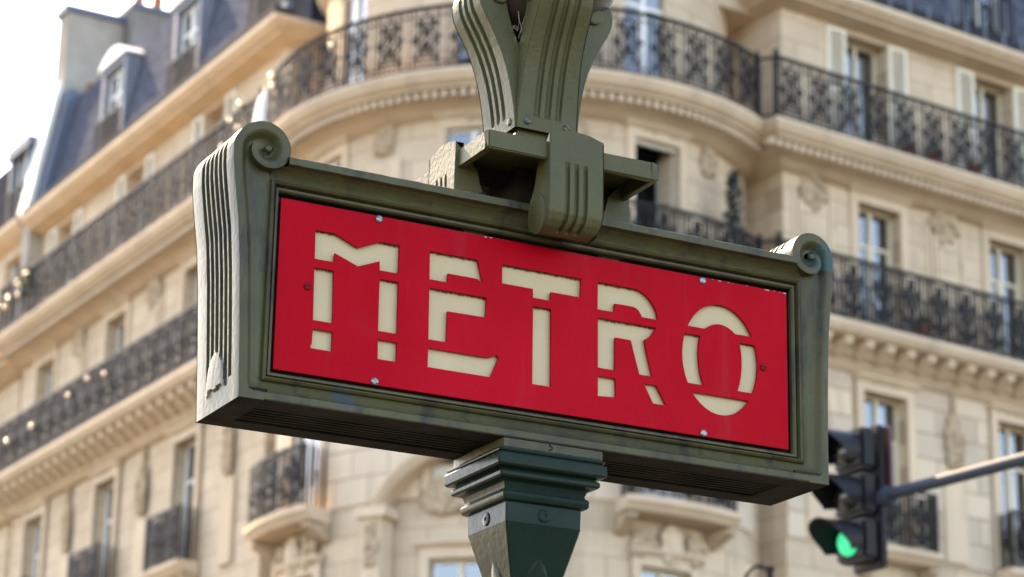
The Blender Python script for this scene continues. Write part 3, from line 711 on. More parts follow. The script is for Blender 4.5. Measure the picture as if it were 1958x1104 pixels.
m_ = MB(); fprof(m_, FL, -85, L0-.5, [(-.45, 20.25), (-.45, 20.15), (-.55, 20.05), (-.7, 19.95), (-.9, 19.9), (-.9, 20.25)]); nobj('cornice', m_, MOULD)
for zz, me in ((Z1, PA), (Z0, PB)):
    m_ = MB(); fprof(m_, FL, -85, L0-.2, [(o-.04, z-.03) for o, z in (SL1 if zz == Z1 else SL0)]); q = nobj('balcony_slab', m_, MOULD)
    for i in range(14):
        w_ = link('railing_panel', me, IRON, q); w_.location = FL(L0-.55-PWD*i, -.1, zz-.03)-Nb.location; w_.rotation_euler.z = YL
m_ = MB(); m_.prism([(-.75, 20.26), (-1.25, 22.6), (-4, 23.2), (-4, 20.26)], lambda o, z: FL(-85, o, z), lambda o, z: FL(L0-.6, o, z)); nobj('roof', m_, SLATE, smooth=0)
for u in (-51.95, -56):
    d = MB(); h = .62
    fbox(d, FL, u-h, u-h+.16, -1.8, -.66, 20.3, 22.0); fbox(d, FL, u+h-.16, u+h, -1.8, -.66, 20.3, 22.0); fbox(d, FL, u-h-.08, u+h+.08, -1.9, -.60, 22.0, 22.25); q = nobj('dormer', d, ZINC)
    f = MB(); fbox(f, FL, u-.05, u+.05, -.86, -.8, 20.3, 22.0); fbox(f, FL, u-h+.16, u-h+.24, -.86, -.8, 20.3, 22.0); fbox(f, FL, u+h-.24, u+h-.16, -.86, -.8, 20.3, 22.0); nobj('dormer_frame', f, WHITE, q, 0)
    g = MB(); g.add([FL(u-h+.16, -.83, 20.3), FL(u+h-.16, -.83, 20.3), FL(u+h-.16, -.83, 22.0), FL(u-h+.16, -.83, 22.0)], [(0, 1, 2, 3)]); nobj('pane', g, PANE, q, 0)
    r_ = MB(); fbox(r_, FL, u-h, u+h, -.62, -.58, 21.1, 21.15)
    for i in range(11): x = u-h+2*h*i/10; fbox(r_, FL, x-.012, x+.012, -.61, -.59, 20.26, 21.1)
    nobj('dormer_railing', r_, IRON, q, 0)

# ------------------------------------------------------------------ pots and plants on the balconies
def pot_me():
    m_ = MB(); m_.lathe([(.09, 0), (.125, .2), (.14, .2), (.14, .26), (.12, .26), (.115, .22)], 16); return m_.mesh('pot', 40)
POTM = pot_me(); POTM.materials.append(POTRED)
def leaves(n, rx, rz, zc, sz, seed, M, name='foliage', parent=None, taper=False):
    rnd = random.Random(seed); m_ = MB()
    for i in range(n):
        z = rnd.uniform(-1, 1); a = rnd.uniform(0, 6.28); r = rx*math.sqrt(rnd.random())*((1-(z+1)/2*.75) if taper else math.sqrt(max(.05, 1-z*z)))
        c = Vector((r*math.cos(a), r*math.sin(a), zc+z*rz)); d = Vector((rnd.gauss(0, 1), rnd.gauss(0, 1), rnd.gauss(.5, 1))).normalized(); e = d.orthogonal().normalized()*rnd.uniform(.3, .5)
        s_ = sz*rnd.uniform(.6, 1.3); m_.add([c-d*s_, c+e*s_, c+d*s_, c-e*s_], [(0, 1, 2, 3)])
    return obj(name, m_, M, parent, 0)
pots = ((FR, 28.55, Z1, 'small red pot on the upper balcony just right of the first shuttered window'), (FR, 29.15, Z1, 'red pot on the upper balcony midway between the two shuttered windows'), (FR, 30.1, Z1, 'red pot on the upper balcony beside the left shutter of the right-hand window'), (FR, 31.75, Z1, 'red pot on the upper balcony at the right edge of the photo'), (FR, 28.75, Z0, 'red pot on the lower balcony of the right wing beside the window'))
for i, (F, u, z, lab) in enumerate(pots):
    e = empty('flower_pot', lab, 'flower pot', F(u, -.24, z), 0, 'red flower pots along the balconies')
    link('pot', POTM, POTRED, e); leaves(26, .13, .1, .33, .06, 200+i, LEAF, 'plant', e)
e = empty('balcony_shrub', 'tall dark spiky plant on the lower balcony where round corner meets right wing', 'plant', FC(TH(52), -.3, Z0))
link('pot', POTM, None, e); leaves(420, .30, .95, 1.25, .085, 301, DKLEAF, 'foliage', e, True); obj('stem', MB().tube([(0, 0, .2), (.02, 0, 1.2), (0, .01, 1.9)], [.02, .015, .006], 6), DKLEAF, e)
e = empty('trailing_plant', 'green trailing plant over the upper balcony rail at far left', 'plant', FL(-48.9, -.2, Z1))
link('pot', POTM, None, e); leaves(160, .35, .35, .8, .07, 302, LEAF, 'foliage', e)

# ------------------------------------------------------------------ traffic light on its arm
TL = empty('traffic_light', 'black three-lamp traffic light showing green, on a grey arm right of the sign', 'traffic light', (1.775, 12.68, 4.635), 0)
TLY = R_(-57)     # the lamps look left and a little towards the camera
Mz = Matrix.Rotation(TLY, 4, 'Z')
def tl(mb, name, M, parent=None, smooth=40, bevel=0):
    mb.v = [Mz @ Vector(p) for p in mb.v]; return obj(name, mb, M, parent or TL, smooth, bevel)
# local: -y is the way the lamps look, x across, z up; three heads pitch .235
PIT = .236
for i in range(3):
    zc = -.236*(i-1)+.0
    b = MB(); b.box((-.115, -.05, zc-.098), (.115, .05, zc+.118)); hd = tl(b, 'lamp_head', TLBODY, None, 20, .018)
    lm = MB(); Mx = Matrix.Translation((0, -.052, zc)) @ Matrix.Rotation(R_(90), 4, 'X')
    lm.add([Mx @ Vector((.074*math.cos(a*.2618)*s_, .074*math.sin(a*.2618)*s_, h)) for s_, h in ((1, -.01), (.92, .018), (.7, .034), (.4, .044), (.05, .048)) for a in range(24)], [(k*24+a, k*24+(a+1) % 24, (k+1)*24+(a+1) % 24, (k+1)*24+a) for k in range(4) for a in range(24)])
    q = tl(lm, 'lens', GREENL if i == 2 else LENS, hd, 80)
    if i == 2: q['label'] = 'lit green lens'
    v_ = MB(); rows = []
    for j in range(25):
        a = R_(-25+230*j/24); ln = .215*(.35+.65*sm(math.sin(max(0, min(math.pi, (a+R_(25))/R_(230)*math.pi)))))
        rows.append([(.108*math.cos(a), -.048, zc+.108*math.sin(a)), (.112*math.cos(a), -.05-ln, zc+.112*math.sin(a)-.012), (.106*math.cos(a), -.05-ln, zc+.106*math.sin(a)-.012), (.100*math.cos(a), -.048, zc+.100*math.sin(a))])
    v_.grid(rows, closev=True); tl(v_, 'visor', TLBODY, hd, 50)
b = MB(); b.box((-.10, .052, -.37), (.13, .10, .375)); tl(b, 'spine', TLBODY, None, 20, .01)
b = MB(); b.box((-.16, .102, .05), (.16, .115, .37)); tl(b, 'backplate', TLRED)
E0 = Vector((1.90, 12.65, 4.64))-TL.location; E1 = Vector((3.2, 10.89, 4.645))-TL.location
b = MB(); b.tube([E0, E0.lerp(E1, .5)+Vector((0, 0, .01)), E1, E1+(E1-E0).normalized()*.25+Vector((0, 0, -.04)), E1+(E1-E0).normalized()*.36+Vector((0, 0, -.3)), E1+(E1-E0).normalized()*.38+Vector((0, 0, -4.4-.1))], .032, 16); obj('arm', b, POLE, TL, 60)
b = MB(); b.tube([E0+Vector((0, 0, -.02)), E0.lerp(E1, .03)], .05, 16); obj('clamp', b, POLE, TL, 40)

# ------------------------------------------------------------------ street lamp peeking in at the bottom edge
SLp = empty('street_lamp', 'dark hooked street lamp top at the bottom edge below the sign', 'street lamp', (1.94, 19.2, 0))
zt = 5.66
b = MB(); b.tube([(-.13, 0, 0), (-.13, 0, zt-.3), (-.12, 0, zt-.2)]+[(-.01+.10*math.cos(R_(165-12*i)), 0, zt-.12+.11*math.sin(R_(165-12*i))) for i in range(13)], .017, 10); obj('pole', b, IRON, SLp, 60)
b = MB(); b.lathe([(.012, .06), (.035, .05), (.04, .02), (.03, .0), (.03, -.05), (.045, -.10), (.09, -.17), (.02, -.172)], 18, (.075, 0, zt-.06)); obj('lamp_shade', b, IRON, SLp, 40)

# ------------------------------------------------------------------ the metro sign on its candelabra
SO = Vector((0.0751686, 4.3861315, 2.9610537)); PSI = 0.4772444; D = .2006
exv = Vector((math.cos(PSI), math.sin(PSI), 0)); eyv = Vector((-math.sin(PSI), math.cos(PSI), 0))
base = SO+eyv*(D/2); base.z = 0
S = empty('metro_sign', 'olive cast-iron sign post with red METRO panel, scroll ends and fluted lantern bracket', 'sign', base, PSI)
ZS = SO.z; HD = D/2
# geometry below is written as (x along the panel, y depth from the front face, z from the panel's centre)
def sign(name, mb, M, parent=None, smooth=35, bevel=0, **k):
    """parts keep their origin at the sign's centre: y is measured from the middle of the case"""
    mb.v = [(p[0], p[1]-HD, p[2]) for p in mb.v]
    o = obj(name, mb, M, parent or S, smooth, bevel, **k)
    if parent is None: o.location = (0, 0, ZS)
    return o
XB, ZBOT = .5950, -.2213
OPX, OPZ = .532, .1635
# ---- case: body, frame on both faces, top bar, underside ribs
body = MB(); body.box((-.575, .046, ZBOT+.004), (.575, D-.046, .2)); case = sign('sign_case', body, DARKIN)
PROF = [(0, .035), (0, .026), (.0025, .0225), (.006, .0225), (.0075, .028), (.0095, .028), (.011, .0165), (.014, .0135), (.0175, .0165), (.019, .0225)]
for back in (False, True):
    Y = (lambda y: D-y) if back else (lambda y: y)
    fr_ = MB(); rows = []
    for d, y in PROF:
        rows.append([(-OPX-d, Y(y), -OPZ-d), (OPX+d, Y(y), -OPZ-d), (OPX+d, Y(y), OPZ+d), (-OPX-d, Y(y), OPZ+d)])
    fr_.grid(rows, closev=True)
    sign('panel_moulding', fr_, OLIVE, case, 25)
    lo = MB(); xe = .5515          # lower rail
    prof = [(-OPZ-.019, .0225), (-.190, .0205), (-.197, .016), (-.203, .009), (-.2055, .0045), (-.2075, .0005), (-.2185, 0), (ZBOT, .002), (ZBOT, .04), (-.185, .04)]
    rows = [[(x, Y(y), z) for z, y in prof] for x in [-xe+2*xe*i/40 for i in range(41)]]
    lo.grid(rows, closev=True); sign('lower_rail', lo, OLIVE, case, 30)
    hi = MB(); xe = .5512
    hi.grid([[(x, Y(y), z) for z, y in [(OPZ+.0188, .0226), (.1865, .0215), (.193, .018), (.199, .0105), (.2025, .003), (.2030, .002), (.2030, .05), (.1825, .05)]] for x in (-xe, xe)], closev=True); sign('top_cove', hi, OLIVE, case, 30)
    hi = MB(); xe = .5283
    prof = [(.2033, .012), (.2033, .0015), (.2045, -.004), (.2055, -.0075), (.2185, -.0075), (.2195, -.006), (.2195, .05), (.204, .05)]
    rows = [[(x, Y(y), z+random.uniform(-.0004, .0004)) for z, y in prof] for x in [-xe+2*xe*i/60 for i in range(61)]]
    hi.grid(rows, closev=True); sign('top_rail', hi, OLIVE, case, 30)
t = MB(); t.box((-.528, .0501, .19), (.528, D-.0501, .2193)); sign('case_top', t, OLIVE, case)
u = MB()   # underside: plain border with sunk grooves between ribs
u.box((-.5962, .001, ZBOT-.0004), (-.545, D-.001, ZBOT+.02)).box((.519, .001, ZBOT-.0004), (.5942, D-.001, ZBOT+.02))
u.box((-.545, .0405, ZBOT+.012), (.519, D-.0405, -.19)); u.box((-.545, .001, ZBOT-.0004), (.519, .047, ZBOT+.001)); u.box((-.545, .152, ZBOT-.0004), (.519, D-.001, ZBOT+.001)); u.box((-.545, .0402, ZBOT+.001), (.519, .047, ZBOT+.012)); u.box((-.545, .152, ZBOT+.001), (.519, D-.0402, ZBOT+.012))  # thin sheets lay the shade colour over the rail bottoms
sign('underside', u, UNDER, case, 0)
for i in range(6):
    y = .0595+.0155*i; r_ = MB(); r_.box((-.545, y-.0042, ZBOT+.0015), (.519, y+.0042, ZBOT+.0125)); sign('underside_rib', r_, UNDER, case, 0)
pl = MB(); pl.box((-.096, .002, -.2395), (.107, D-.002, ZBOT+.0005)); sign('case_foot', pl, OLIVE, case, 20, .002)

# ---- scroll ends
WL = [(0, .0640), (20, .0600), (40, .0556), (60, .052), (90, .0485), (120, .0452), (150, .0430), (180, .0418), (210, .0405), (240, .038), (270, .0355), (300, .0338), (330, .033), (360, .031), (380, .0265), (400, .0205), (430, .0150), (470, .0115), (540, .0095), (720, .0075), (1100, .0075)]
WR = [(0, .0490), (60, .048), (90, .048), (120, .047), (150, .0465), (180, .0450), (210, .0415), (240, .038), (270, .0355), (300, .0318), (330, .0255), (360, .0195), (400, .0142), (450, .0110), (500, .0092), (540, .0080), (720, .0072), (1100, .0072)]
XL = [(-.2213, .5965), (-.17, .5985), (-.08, .6025), (.015, .6075), (.09, .6135), (.124, .6185), (.166, .6245), (.20, .6285), (.2296, .6291)]
XR = [(-.2213, .5945), (-.14, .5945), (-.05, .5965), (.0128, .5985), (.08, .602), (.1185, .6055), (.16, .610), (.20, .613), (.2275, .6145)]
US = [1, .96, .9, .8, .7, .62, .55, .48, .41, .34, .27, .2, .13, .06, 0]
def hgt(u): return .0005 if u > .97 else .015*(1-sm((u-.12)/.50))
def whorl(u, a):
    k = sm((a-250)/130); return hgt(u)*(1-k)+(.0045*(1-u)**.9+.0005)*k
def end_piece(side, W, X, eye):
    ex_, ez_ = eye; m_ = MB(); Wf = lambda a: interp(W, a)
    def P(x, y, z): return (side*x, y, z)      # x measured outward
    ns = 110; zs = [ZBOT+(ez_-ZBOT)*i/ns for i in range(ns+1)]
    path = [(interp(X, z), z, 1, 0) for z in zs]                          # (x, z, nx, nz)
    for a in range(6, 271, 6):
        r = Wf(a); t = R_(a); path.append((ex_+r*math.cos(t), ez_+r*math.sin(t), math.cos(t), math.sin(t)))
    # outer skin with six sunk flutes
    y0, per, nfl = .032, .0207, 6
    ys = [0, .004]+[y0-.003]
    for i in range(nfl):
        c = y0+per*(i+.5); ys += [c-.0078, c-.0058, c-.002, c+.002, c+.0058, c+.0078]
    ys += [y0+per*nfl+.003, D-.004, D]
    def depth(x, z, k, y):
        if k > len(zs)+24: return 0
        edge = .0012 if (y < .001 or y > D-.001) else 0
        for i in range(nfl):
            c = y0+per*(i+.5)
            if abs(y-c) <= .0079:
                g = .011*(1 if abs(y-c) < .0059 else 0)
                if k < len(zs):
                    zend = -.185+.012*(i < 1)
                    tong = ((y-.108)/.044)**2+((z+.188)/.070)**2
                    if z < zend+.006*math.sin(i*3.3): g = 0
                    elif tong < 1 and z < -.115: g = -.0045*math.sqrt(max(0, 1-tong))**.7
                return g+edge
        if k < len(zs) and ((y-.108)/.044)**2+((z+.188)/.070)**2 < 1 and z > -.195: return -.0045*math.sqrt(max(0, 1-((y-.108)/.044)**2-((z+.188)/.070)**2))**.7
        return edge
    zz = []
    fine = []
    for k, (x, z, nx, nz) in enumerate(path):
        fine.append([P(x-nx*depth(x, z, k, y), y, z-nz*depth(x, z, k, y)) for y in ys])
    m_.grid(fine)
    # closing part of the volute's skin
    rows = []
    for a in range(270, 361, 6):
        r = Wf(a); t = R_(a); rows.append([P(ex_+r*math.cos(t), y, ez_+r*math.sin(t)) for y in (0, D)])
    m_.grid(rows)
    for face in (0, 1):
        Y = (lambda y: y) if face == 0 else (lambda y: D-y)
        A = list(range(0, 361, 5)); r1 = []; r2 = []
        for a in A:
            t = R_(a); ra, rb, rc = Wf(a), Wf(a+360), Wf(a+720)
            r1.append([P(ex_+(rb+(ra-rb)*u)*math.cos(t), Y(whorl(u, a)), ez_+(rb+(ra-rb)*u)*math.sin(t)) for u in US])
            if a <= 360: r2.append([P(ex_+(rc+(rb-rc)*u)*math.cos(t), Y(whorl(u, a+360)), ez_+(rc+(rb-rc)*u)*math.sin(t)) for u in US]+[P(ex_+.0066*math.cos(t), Y(.0012), ez_+.0066*math.sin(t)), P(ex_+.0045*math.cos(t), Y(-.0015), ez_+.0045*math.sin(t)), P(ex_, Y(-.003), ez_)])
        m_.grid(r1); m_.grid(r2)
        # post face: rim, cove, field
        rows = []
        for z in zs:
            xo = interp(X, z); wd = (Wf(0)-Wf(360))*(1 if z > .12 else 1)
            k = sm((z+.2090)/.020)
            rows.append([P(xo-(1-u)*wd, Y(hgt(u)*k), z) for u in US]+[P(xo-wd-.006, Y(.0155*k+.0), z), P(.5505, Y(.0220*k+.0), z), P(.5505, Y(.04), z)])
        m_.grid(rows)
        # the field carries on behind the volute up to the top rail
        m_.add([P(.61, Y(.0155), ez_-.02), P(.5505, Y(.022), ez_-.02), P(.5505, Y(.022), .2), P(.56, Y(.0155), .2)], [(0, 1, 2, 3)])
    return sign('scroll_end', m_, OLIVE, None, 32)
sl = end_piece(-1, WL, XL, (.5651, .2296)); sr = end_piece(1, WR, XR, (.5656, .2275))

# ---- red panel with stencilled letters
LET = {'M':[[(-0.4581,0.1084),(-0.4209,0.108),(-0.3758,0.089),(-0.3329,0.1084),(-0.2951,0.1083),(-0.2956,0.0559),(-0.3322,0.0547),(-0.3328,0.0721),(-0.3744,0.0538),(-0.4193,0.0719),(-0.4206,0.0559),(-0.4569,0.055)],[(-0.4569,0.0397),(-0.4199,0.0406),(-0.418,-0.0558),(-0.4553,-0.0565)],[(-0.4549,-0.0722),(-0.4173,-0.0715),(-0.4177,-0.1074),(-0.4568,-0.1076),(-0.458,-0.1038),(-0.4556,-0.1003)],[(-0.3319,0.0395),(-0.2948,0.0404),(-0.294,-0.056),(-0.3313,-0.0566)],[(-0.331,-0.0725),(-0.2938,-0.0719),(-0.2939,-0.1072),(-0.3303,-0.1081)]],'E':[[(-0.2355,0.1076),(-0.1397,0.1084),(-0.1294,0.0674),(-0.1339,0.0679),(-0.1402,0.0714),(-0.1471,0.0728),(-0.1574,0.073),(-0.1981,0.0718),(-0.1986,0.0557),(-0.2345,0.0548)],[(-0.2344,0.0394),(-0.1198,0.0393),(-0.1206,0.0018),(-0.197,0.001),(-0.1974,-0.0562),(-0.2334,-0.0571)],[(-0.2329,-0.0725),(-0.1195,-0.0714),(-0.1076,-0.0702),(-0.0974,-0.0645),(-0.0925,-0.0691),(-0.1084,-0.109),(-0.2335,-0.1058)]],'T':[[(-0.0898,0.1076),(0.0744,0.1074),(0.0734,0.0723),(0.0115,0.0714),(0.0104,0.0554),(-0.0252,0.0545),(-0.0259,0.0716),(-0.0893,0.0714)],[(-0.025,0.0388),(0.0123,0.0397),(0.0139,-0.107),(-0.0243,-0.1085)]],'R':[[(0.1095,0.108),(0.1852,0.1072),(0.2026,0.1038),(0.2165,0.0951),(0.2288,0.0813),(0.2357,0.0683),(0.2382,0.0545),(0.2038,0.0543),(0.1999,0.0625),(0.194,0.0687),(0.1854,0.0711),(0.1457,0.0712),(0.1448,0.0551),(0.1093,0.054)],[(0.1101,0.0389),(0.2347,0.0392),(0.2219,0.0206),(0.2098,0.0118),(0.2133,-0.0088),(0.2265,-0.0559),(0.1989,-0.0569),(0.1874,-0.019),(0.1805,0.0063),(0.1472,0.0063),(0.1472,-0.0567),(0.111,-0.0578)],[(0.1111,-0.0728),(0.1484,-0.0728),(0.1493,-0.1085),(0.1114,-0.1103)],[(0.2082,-0.0734),(0.2348,-0.0732),(0.2566,-0.1077),(0.2283,-0.1071)]],'O':[[(0.3006,0.0545),(0.3095,0.0708),(0.3256,0.0892),(0.3434,0.1001),(0.3631,0.1059),(0.3829,0.1059),(0.4044,0.0989),(0.4259,0.0863),(0.4402,0.071),(0.448,0.0546),(0.4075,0.054),(0.4022,0.0618),(0.3897,0.0674),(0.3682,0.0669),(0.3539,0.0636),(0.3432,0.0578),(0.3396,0.0537)],[(0.2946,0.0384),(0.3313,0.0388),(0.3277,0.0215),(0.3265,0.0024),(0.3285,-0.0224),(0.332,-0.0376),(0.3382,-0.0566),(0.3009,-0.0572),(0.2951,-0.0353),(0.2913,-0.0093),(0.2914,0.0158)],[(0.4174,0.0387),(0.4532,0.0385),(0.4576,0.0194),(0.4581,-0.0028),(0.4552,-0.0286),(0.4501,-0.0568),(0.4128,-0.0572),(0.4191,-0.0339),(0.4223,-0.0114),(0.4215,0.0139)],[(0.3093,-0.0727),(0.4427,-0.073),(0.431,-0.0872),(0.4166,-0.0981),(0.3987,-0.1059),(0.3809,-0.1091),(0.3633,-0.1079),(0.3422,-0.1),(0.3246,-0.087)]]}
def clean(v_, tab, tol=.0022):
    for t in tab:
        if abs(v_-t) < tol: return t
    return v_
ZT = (.1080, .0718, .0550, .0392, .0065, -.0566, -.0724, -.1078)
for k_ in LET: LET[k_] = [[(x, clean(z, ZT)) for x, z in poly] for poly in LET[k_]]
def smoothpoly(poly):
    """round the curved runs (small turns) and keep the true corners"""
    n = len(poly); ang = []
    for i in range(n):
        a, b, c = Vector(poly[i-1]), Vector(poly[i]), Vector(poly[(i+1) % n]); ang.append(abs((b-a).angle_signed(c-b, 0)))
    out = []
    for i in range(n):
        p0, p1, p2, p3 = [Vector(poly[(i+k) % n]) for k in (-1, 0, 1, 2)]; out.append(tuple(p1))
        s1, s2 = ang[i] < R_(38), ang[(i+1) % n] < R_(38)
        if (p2-p1).length > .045 or not (s1 or s2): continue
        m1 = (p2-p0)/2 if s1 else (p2-p1); m2 = (p3-p1)/2 if s2 else (p2-p1)
        m1 = m1.normalized()*(p2-p1).length; m2 = m2.normalized()*(p2-p1).length
        for t in (.25, .5, .75):
            out.append(tuple((2*t**3-3*t*t+1)*p1+(t**3-2*t*t+t)*m1+(-2*t**3+3*t*t)*p2+(t**3-t*t)*m2))
    return out
def ell(cx, cz, rx, rz, a0, a1, n=18): return [(cx+rx*math.cos(R_(a0+(a1-a0)*i/n)), cz+rz*math.sin(R_(a0+(a1-a0)*i/n))) for i in range(n+1)]
def ang(z, cz, rz): return math.degrees(math.asin((z-cz)/rz))
_o = (.3747, -.0013, .0834, .1078); t1 = ang(.0545, -.0013, .1078); t2 = ang(.0388, -.0013, .1078); t3 = ang(-.0568, -.0013, .1078); t4 = ang(-.0728, -.0013, .1078); ti = ang(.0543, -.0013, .0693)
LET['O'] = [ell(*_o, 180-t1, t1)+ell(.3747, -.0013, .0555, .0693, ti, 180-ti, 12),
    ell(*_o, 180-t3, 180-t2, 12)+[(.3313, .0388), (.3282, .024), (.3266, .006), (.3270, -.010), (.3290, -.025), (.3322, -.040), (.3380, -.0568)],
    ell(*_o, t3, t2, 12)+[(.4174, .0388), (.4207, .024), (.4223, .006), (.4221, -.010), (.4202, -.028), (.4172, -.043), (.4127, -.0568)],
    ell(*_o, 180-t4, 360+t4, 20)]
for k_ in 'R': LET[k_] = [smoothpoly(poly) for poly in LET[k_]]
def panel_mesh(depth=.005):
    cu = bpy.data.curves.new('panel_outline', 'CURVE'); cu.dimensions = '2D'; cu.fill_mode = 'BOTH'; cu.extrude = depth/2
    def spl(pts):
        s_ = cu.splines.new('POLY'); s_.points.add(len(pts)-1); s_.use_cyclic_u = True
        for p, (x, z) in zip(s_.points, pts): p.co = (x, z, 0, 1)
    r = .004; spl([(-.525, -.1553), (.525, -.1553), (.525, .1553), (-.525, .1553)])
    for k in LET:
        for poly in LET[k]: spl(poly)
    o = bpy.data.objects.new('tmp', cu); COL.objects.link(o)
    dg = bpy.context.evaluated_depsgraph_get(); me = bpy.data.meshes.new_from_object(o.evaluated_get(dg)); bpy.data.objects.remove(o)
    me.transform(Matrix(((1, 0, 0, 0), (0, 0, -1, 0), (0, 1, 0, 0), (0, 0, 0, 1))))
    bm = bmesh.new(); bm.from_mesh(me); bmesh.ops.recalc_face_normals(bm, faces=bm.faces); bm.to_mesh(me); bm.free()
    me.name = 'sign_panel'; return me
def add_panel(face):
    pn = link('sign_panel', PM, RED, S); pn.location = (0, (.0304-HD+.0025)*(1 if face == 0 else -1), ZS); pn.rotation_euler.z = 0 if face == 0 else math.pi
    for k in LET:
        xs = [p[0] for poly in LET[k] for p in poly]; a, b = min(xs)-.006, max(xs)+.006
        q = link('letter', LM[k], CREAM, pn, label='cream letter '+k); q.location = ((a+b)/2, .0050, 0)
    for x, z, kind in ((-.3371, .1502, 0), (-.3348, -.1497, 0), (.336, .1484, 0), (.3365, -.1497, 0), (-.4684, .0021, 1), (.47, -.0022, 1)):
        q = link('screw', SC[kind], None, pn); q.location = (x, -.0025, z); q.rotation_euler.y = x*17+z*9
PM = panel_mesh(); LM = {}
for k in LET:
    xs = [p[0] for poly in LET[k] for p in poly]; h = (max(xs)-min(xs))/2+.006
    LM[k] = MB().box((-h, .0005, -.114), (h, .0035, .114)).mesh('letter', 0)
def screw_mesh(M, r=.0074):
    m_ = MB(); prof = [(r, 0), (r, -.0012), (r*.86, -.0027), (r*.5, -.0036), (1e-4, -.0038)]
    Mx = Matrix.Rotation(R_(90), 4, 'X')
    # slotted dome: two halves with a slot between
    for s_ in (-1, 1):
        rows = []
        for rr, y in prof:
            rows.append([(s_*max(.0007, rr*math.cos(a)) if rr > .001 else s_*.0007, y, rr*math.sin(a)) for a in [R_(-90+180*i/12) for i in range(13)]])
        m_.grid(rows)
        m_.add([(s_*.0007, -.0034, -r*.85), (s_*.0007, -.0034, r*.85), (s_*.0007, -.0012, r), (s_*.0007, -.0012, -r)], [(0, 1, 2, 3)])
    m_.add([(-.0007, -.0014, -r), (.0007, -.0014, -r), (.0007, -.0014, r), (-.0007, -.0014, r)], [(0, 1, 2, 3)])
    me = m_.mesh('screw', 50); me.materials.append(M); return me
SC = [screw_mesh(STEEL), screw_mesh(REDSCREW), screw_mesh(OLSCREW, .0078)]
add_panel(0); add_panel(1)
# cast foundry figure on the lower rail
tcu = bpy.data.curves.new('figure', 'FONT'); tcu.body = '5'; tcu.size = .021; tcu.extrude = .0006; tcu.align_x = 'CENTER'
o = bpy.data.objects.new('tmp', tcu); COL.objects.link(o); me = bpy.data.meshes.new_from_object(o.evaluated_get(bpy.context.evaluated_depsgraph_get())); bpy.data.objects.remove(o)
me.transform(Matrix(((1, 0, 0, 0), (0, 0, -1, 0), (0, 1, 0, 0), (0, 0, 0, 1)))); me.name = 'foundry_figure'
q = link('foundry_figure', me, UNDER, S, label='cast figure 5'); q.location = (0, .0018-HD, ZS-.2345)

# ---- capital and shaft
def square_lathe(prof, r=.003):
    m_ = MB(); rows = []
    for w_, z in prof: 
        w_ += .0018; c = min(r, w_*.2); rows.append([(w_-c, HD-w_, z), (w_, HD-w_+c, z), (w_, HD+w_-c, z), (w_-c, HD+w_, z), (-w_+c, HD+w_, z), (-w_, HD+w_-c, z), (-w_, HD-w_+c, z), (-w_+c, HD-w_, z)])
    m_.grid(rows, closev=True); b = len(m_.v)-8; m_.f += [tuple(range(8)), tuple(range(b, b+8))]; m_.v = [(x+.004, y+.006, z) for x, y, z in m_.v]; return m_
capp = [(.098, -.2396), (.1045, -.2400), (.1052, -.2425), (.1045, -.2452), (.1015, -.2468), (.1015, -.2482), (.1065, -.2490), (.1085, -.2515), (.1088, -.262), (.1080, -.2685), (.1050, -.2715), (.0960, -.2728), (.0930, -.2750), (.0935, -.2772), (.0980, -.2785), (.0995, -.2815), (.0990, -.2870), (.0960, -.2900), (.0870, -.2912), (.0825, -.2950), (.0805, -.3010), (.0795, -.3055), (.0805, -.3090), (.0840, -.3110), (.0858, -.3150), (.0852, -.3215), (.0825, -.3262), (.0775, -.3285), (.0748, -.3292), (.0742, -.3640)]
sign('capital', square_lathe(capp), CAPG, None, 28)
tap = [(.0742, -.3641), (.0715, -.375), (.0650, -.400), (.0575, -.428), (.0500, -.456), (.0440, -.482), (.0405, -.51), (.040, -.54), (.048, -.56), (.048, -.60), (.042, -.62), (.045, -.9), (.052, -1.6), (.056, -2.2), (.09, -2.25), (.095, -2.40), (.14, -2.45), (.15, -2.955)]
shaft = sign('post_shaft', square_lathe(tap), CAPG, None, 28)
for k in range(4):
    lf = MB(); n = 10; rows = []
    for i in range(n+1):
        v_ = i/n; wdt = .026*math.sin(math.pi*min(1, .08+.92*(1-v_))**.8)*(1 if v_ < .999 else 0)+.0004; z = -.555+.135*v_; bw = interp([(-p[1], p[0]) for p in tap], -z)
        rows.append([(wdt*x, HD-bw-.012*math.sqrt(max(0, 1-x*x))*(1-.75*v_)+.001, z) for x in (-1, -.8, -.5, -.2, 0, .2, .5, .8, 1)])
    lf.grid(rows); lf.v = [Matrix.Translation((.004, HD+.006, 0)) @ Matrix.Rotation(k*math.pi/2, 4, 'Z') @ (Vector(p)-Vector((0, HD, 0))) for p in lf.v]
    sign('cast_leaf', lf, CAPG, shaft, 70)
    ws = MB(); prof = [(.0125, 0), (.0125, -.0015), (.011, -.0022), (.0042, -.0022), (.0040, .001)]
    rows = [[(rr*math.cos(2*math.pi*j/20), HD-.0745+y, -.3475+rr*math.sin(2*math.pi*j/20)) for j in range(20)] for rr, y in prof]; ws.grid(rows, closev=True)
    Rk = Matrix.Translation((.004, HD+.006, 0)) @ Matrix.Rotation(k*math.pi/2, 4, 'Z') @ Matrix.Translation((0, -HD-.0018, 0))
    ws.v = [Rk @ Vector(p) for p in ws.v]; sign('washer', ws, CAPG, shaft, 40)
    hl = MB(); hl.add([(.0041*math.cos(2*math.pi*j/16), HD-.0747, -.3475+.0041*math.sin(2*math.pi*j/16)) for j in range(16)], [tuple(range(16))]); hl.v = [Rk @ Vector(p) for p in hl.v]; sign('bolt_hole', hl, DARKIN, shaft, 0)

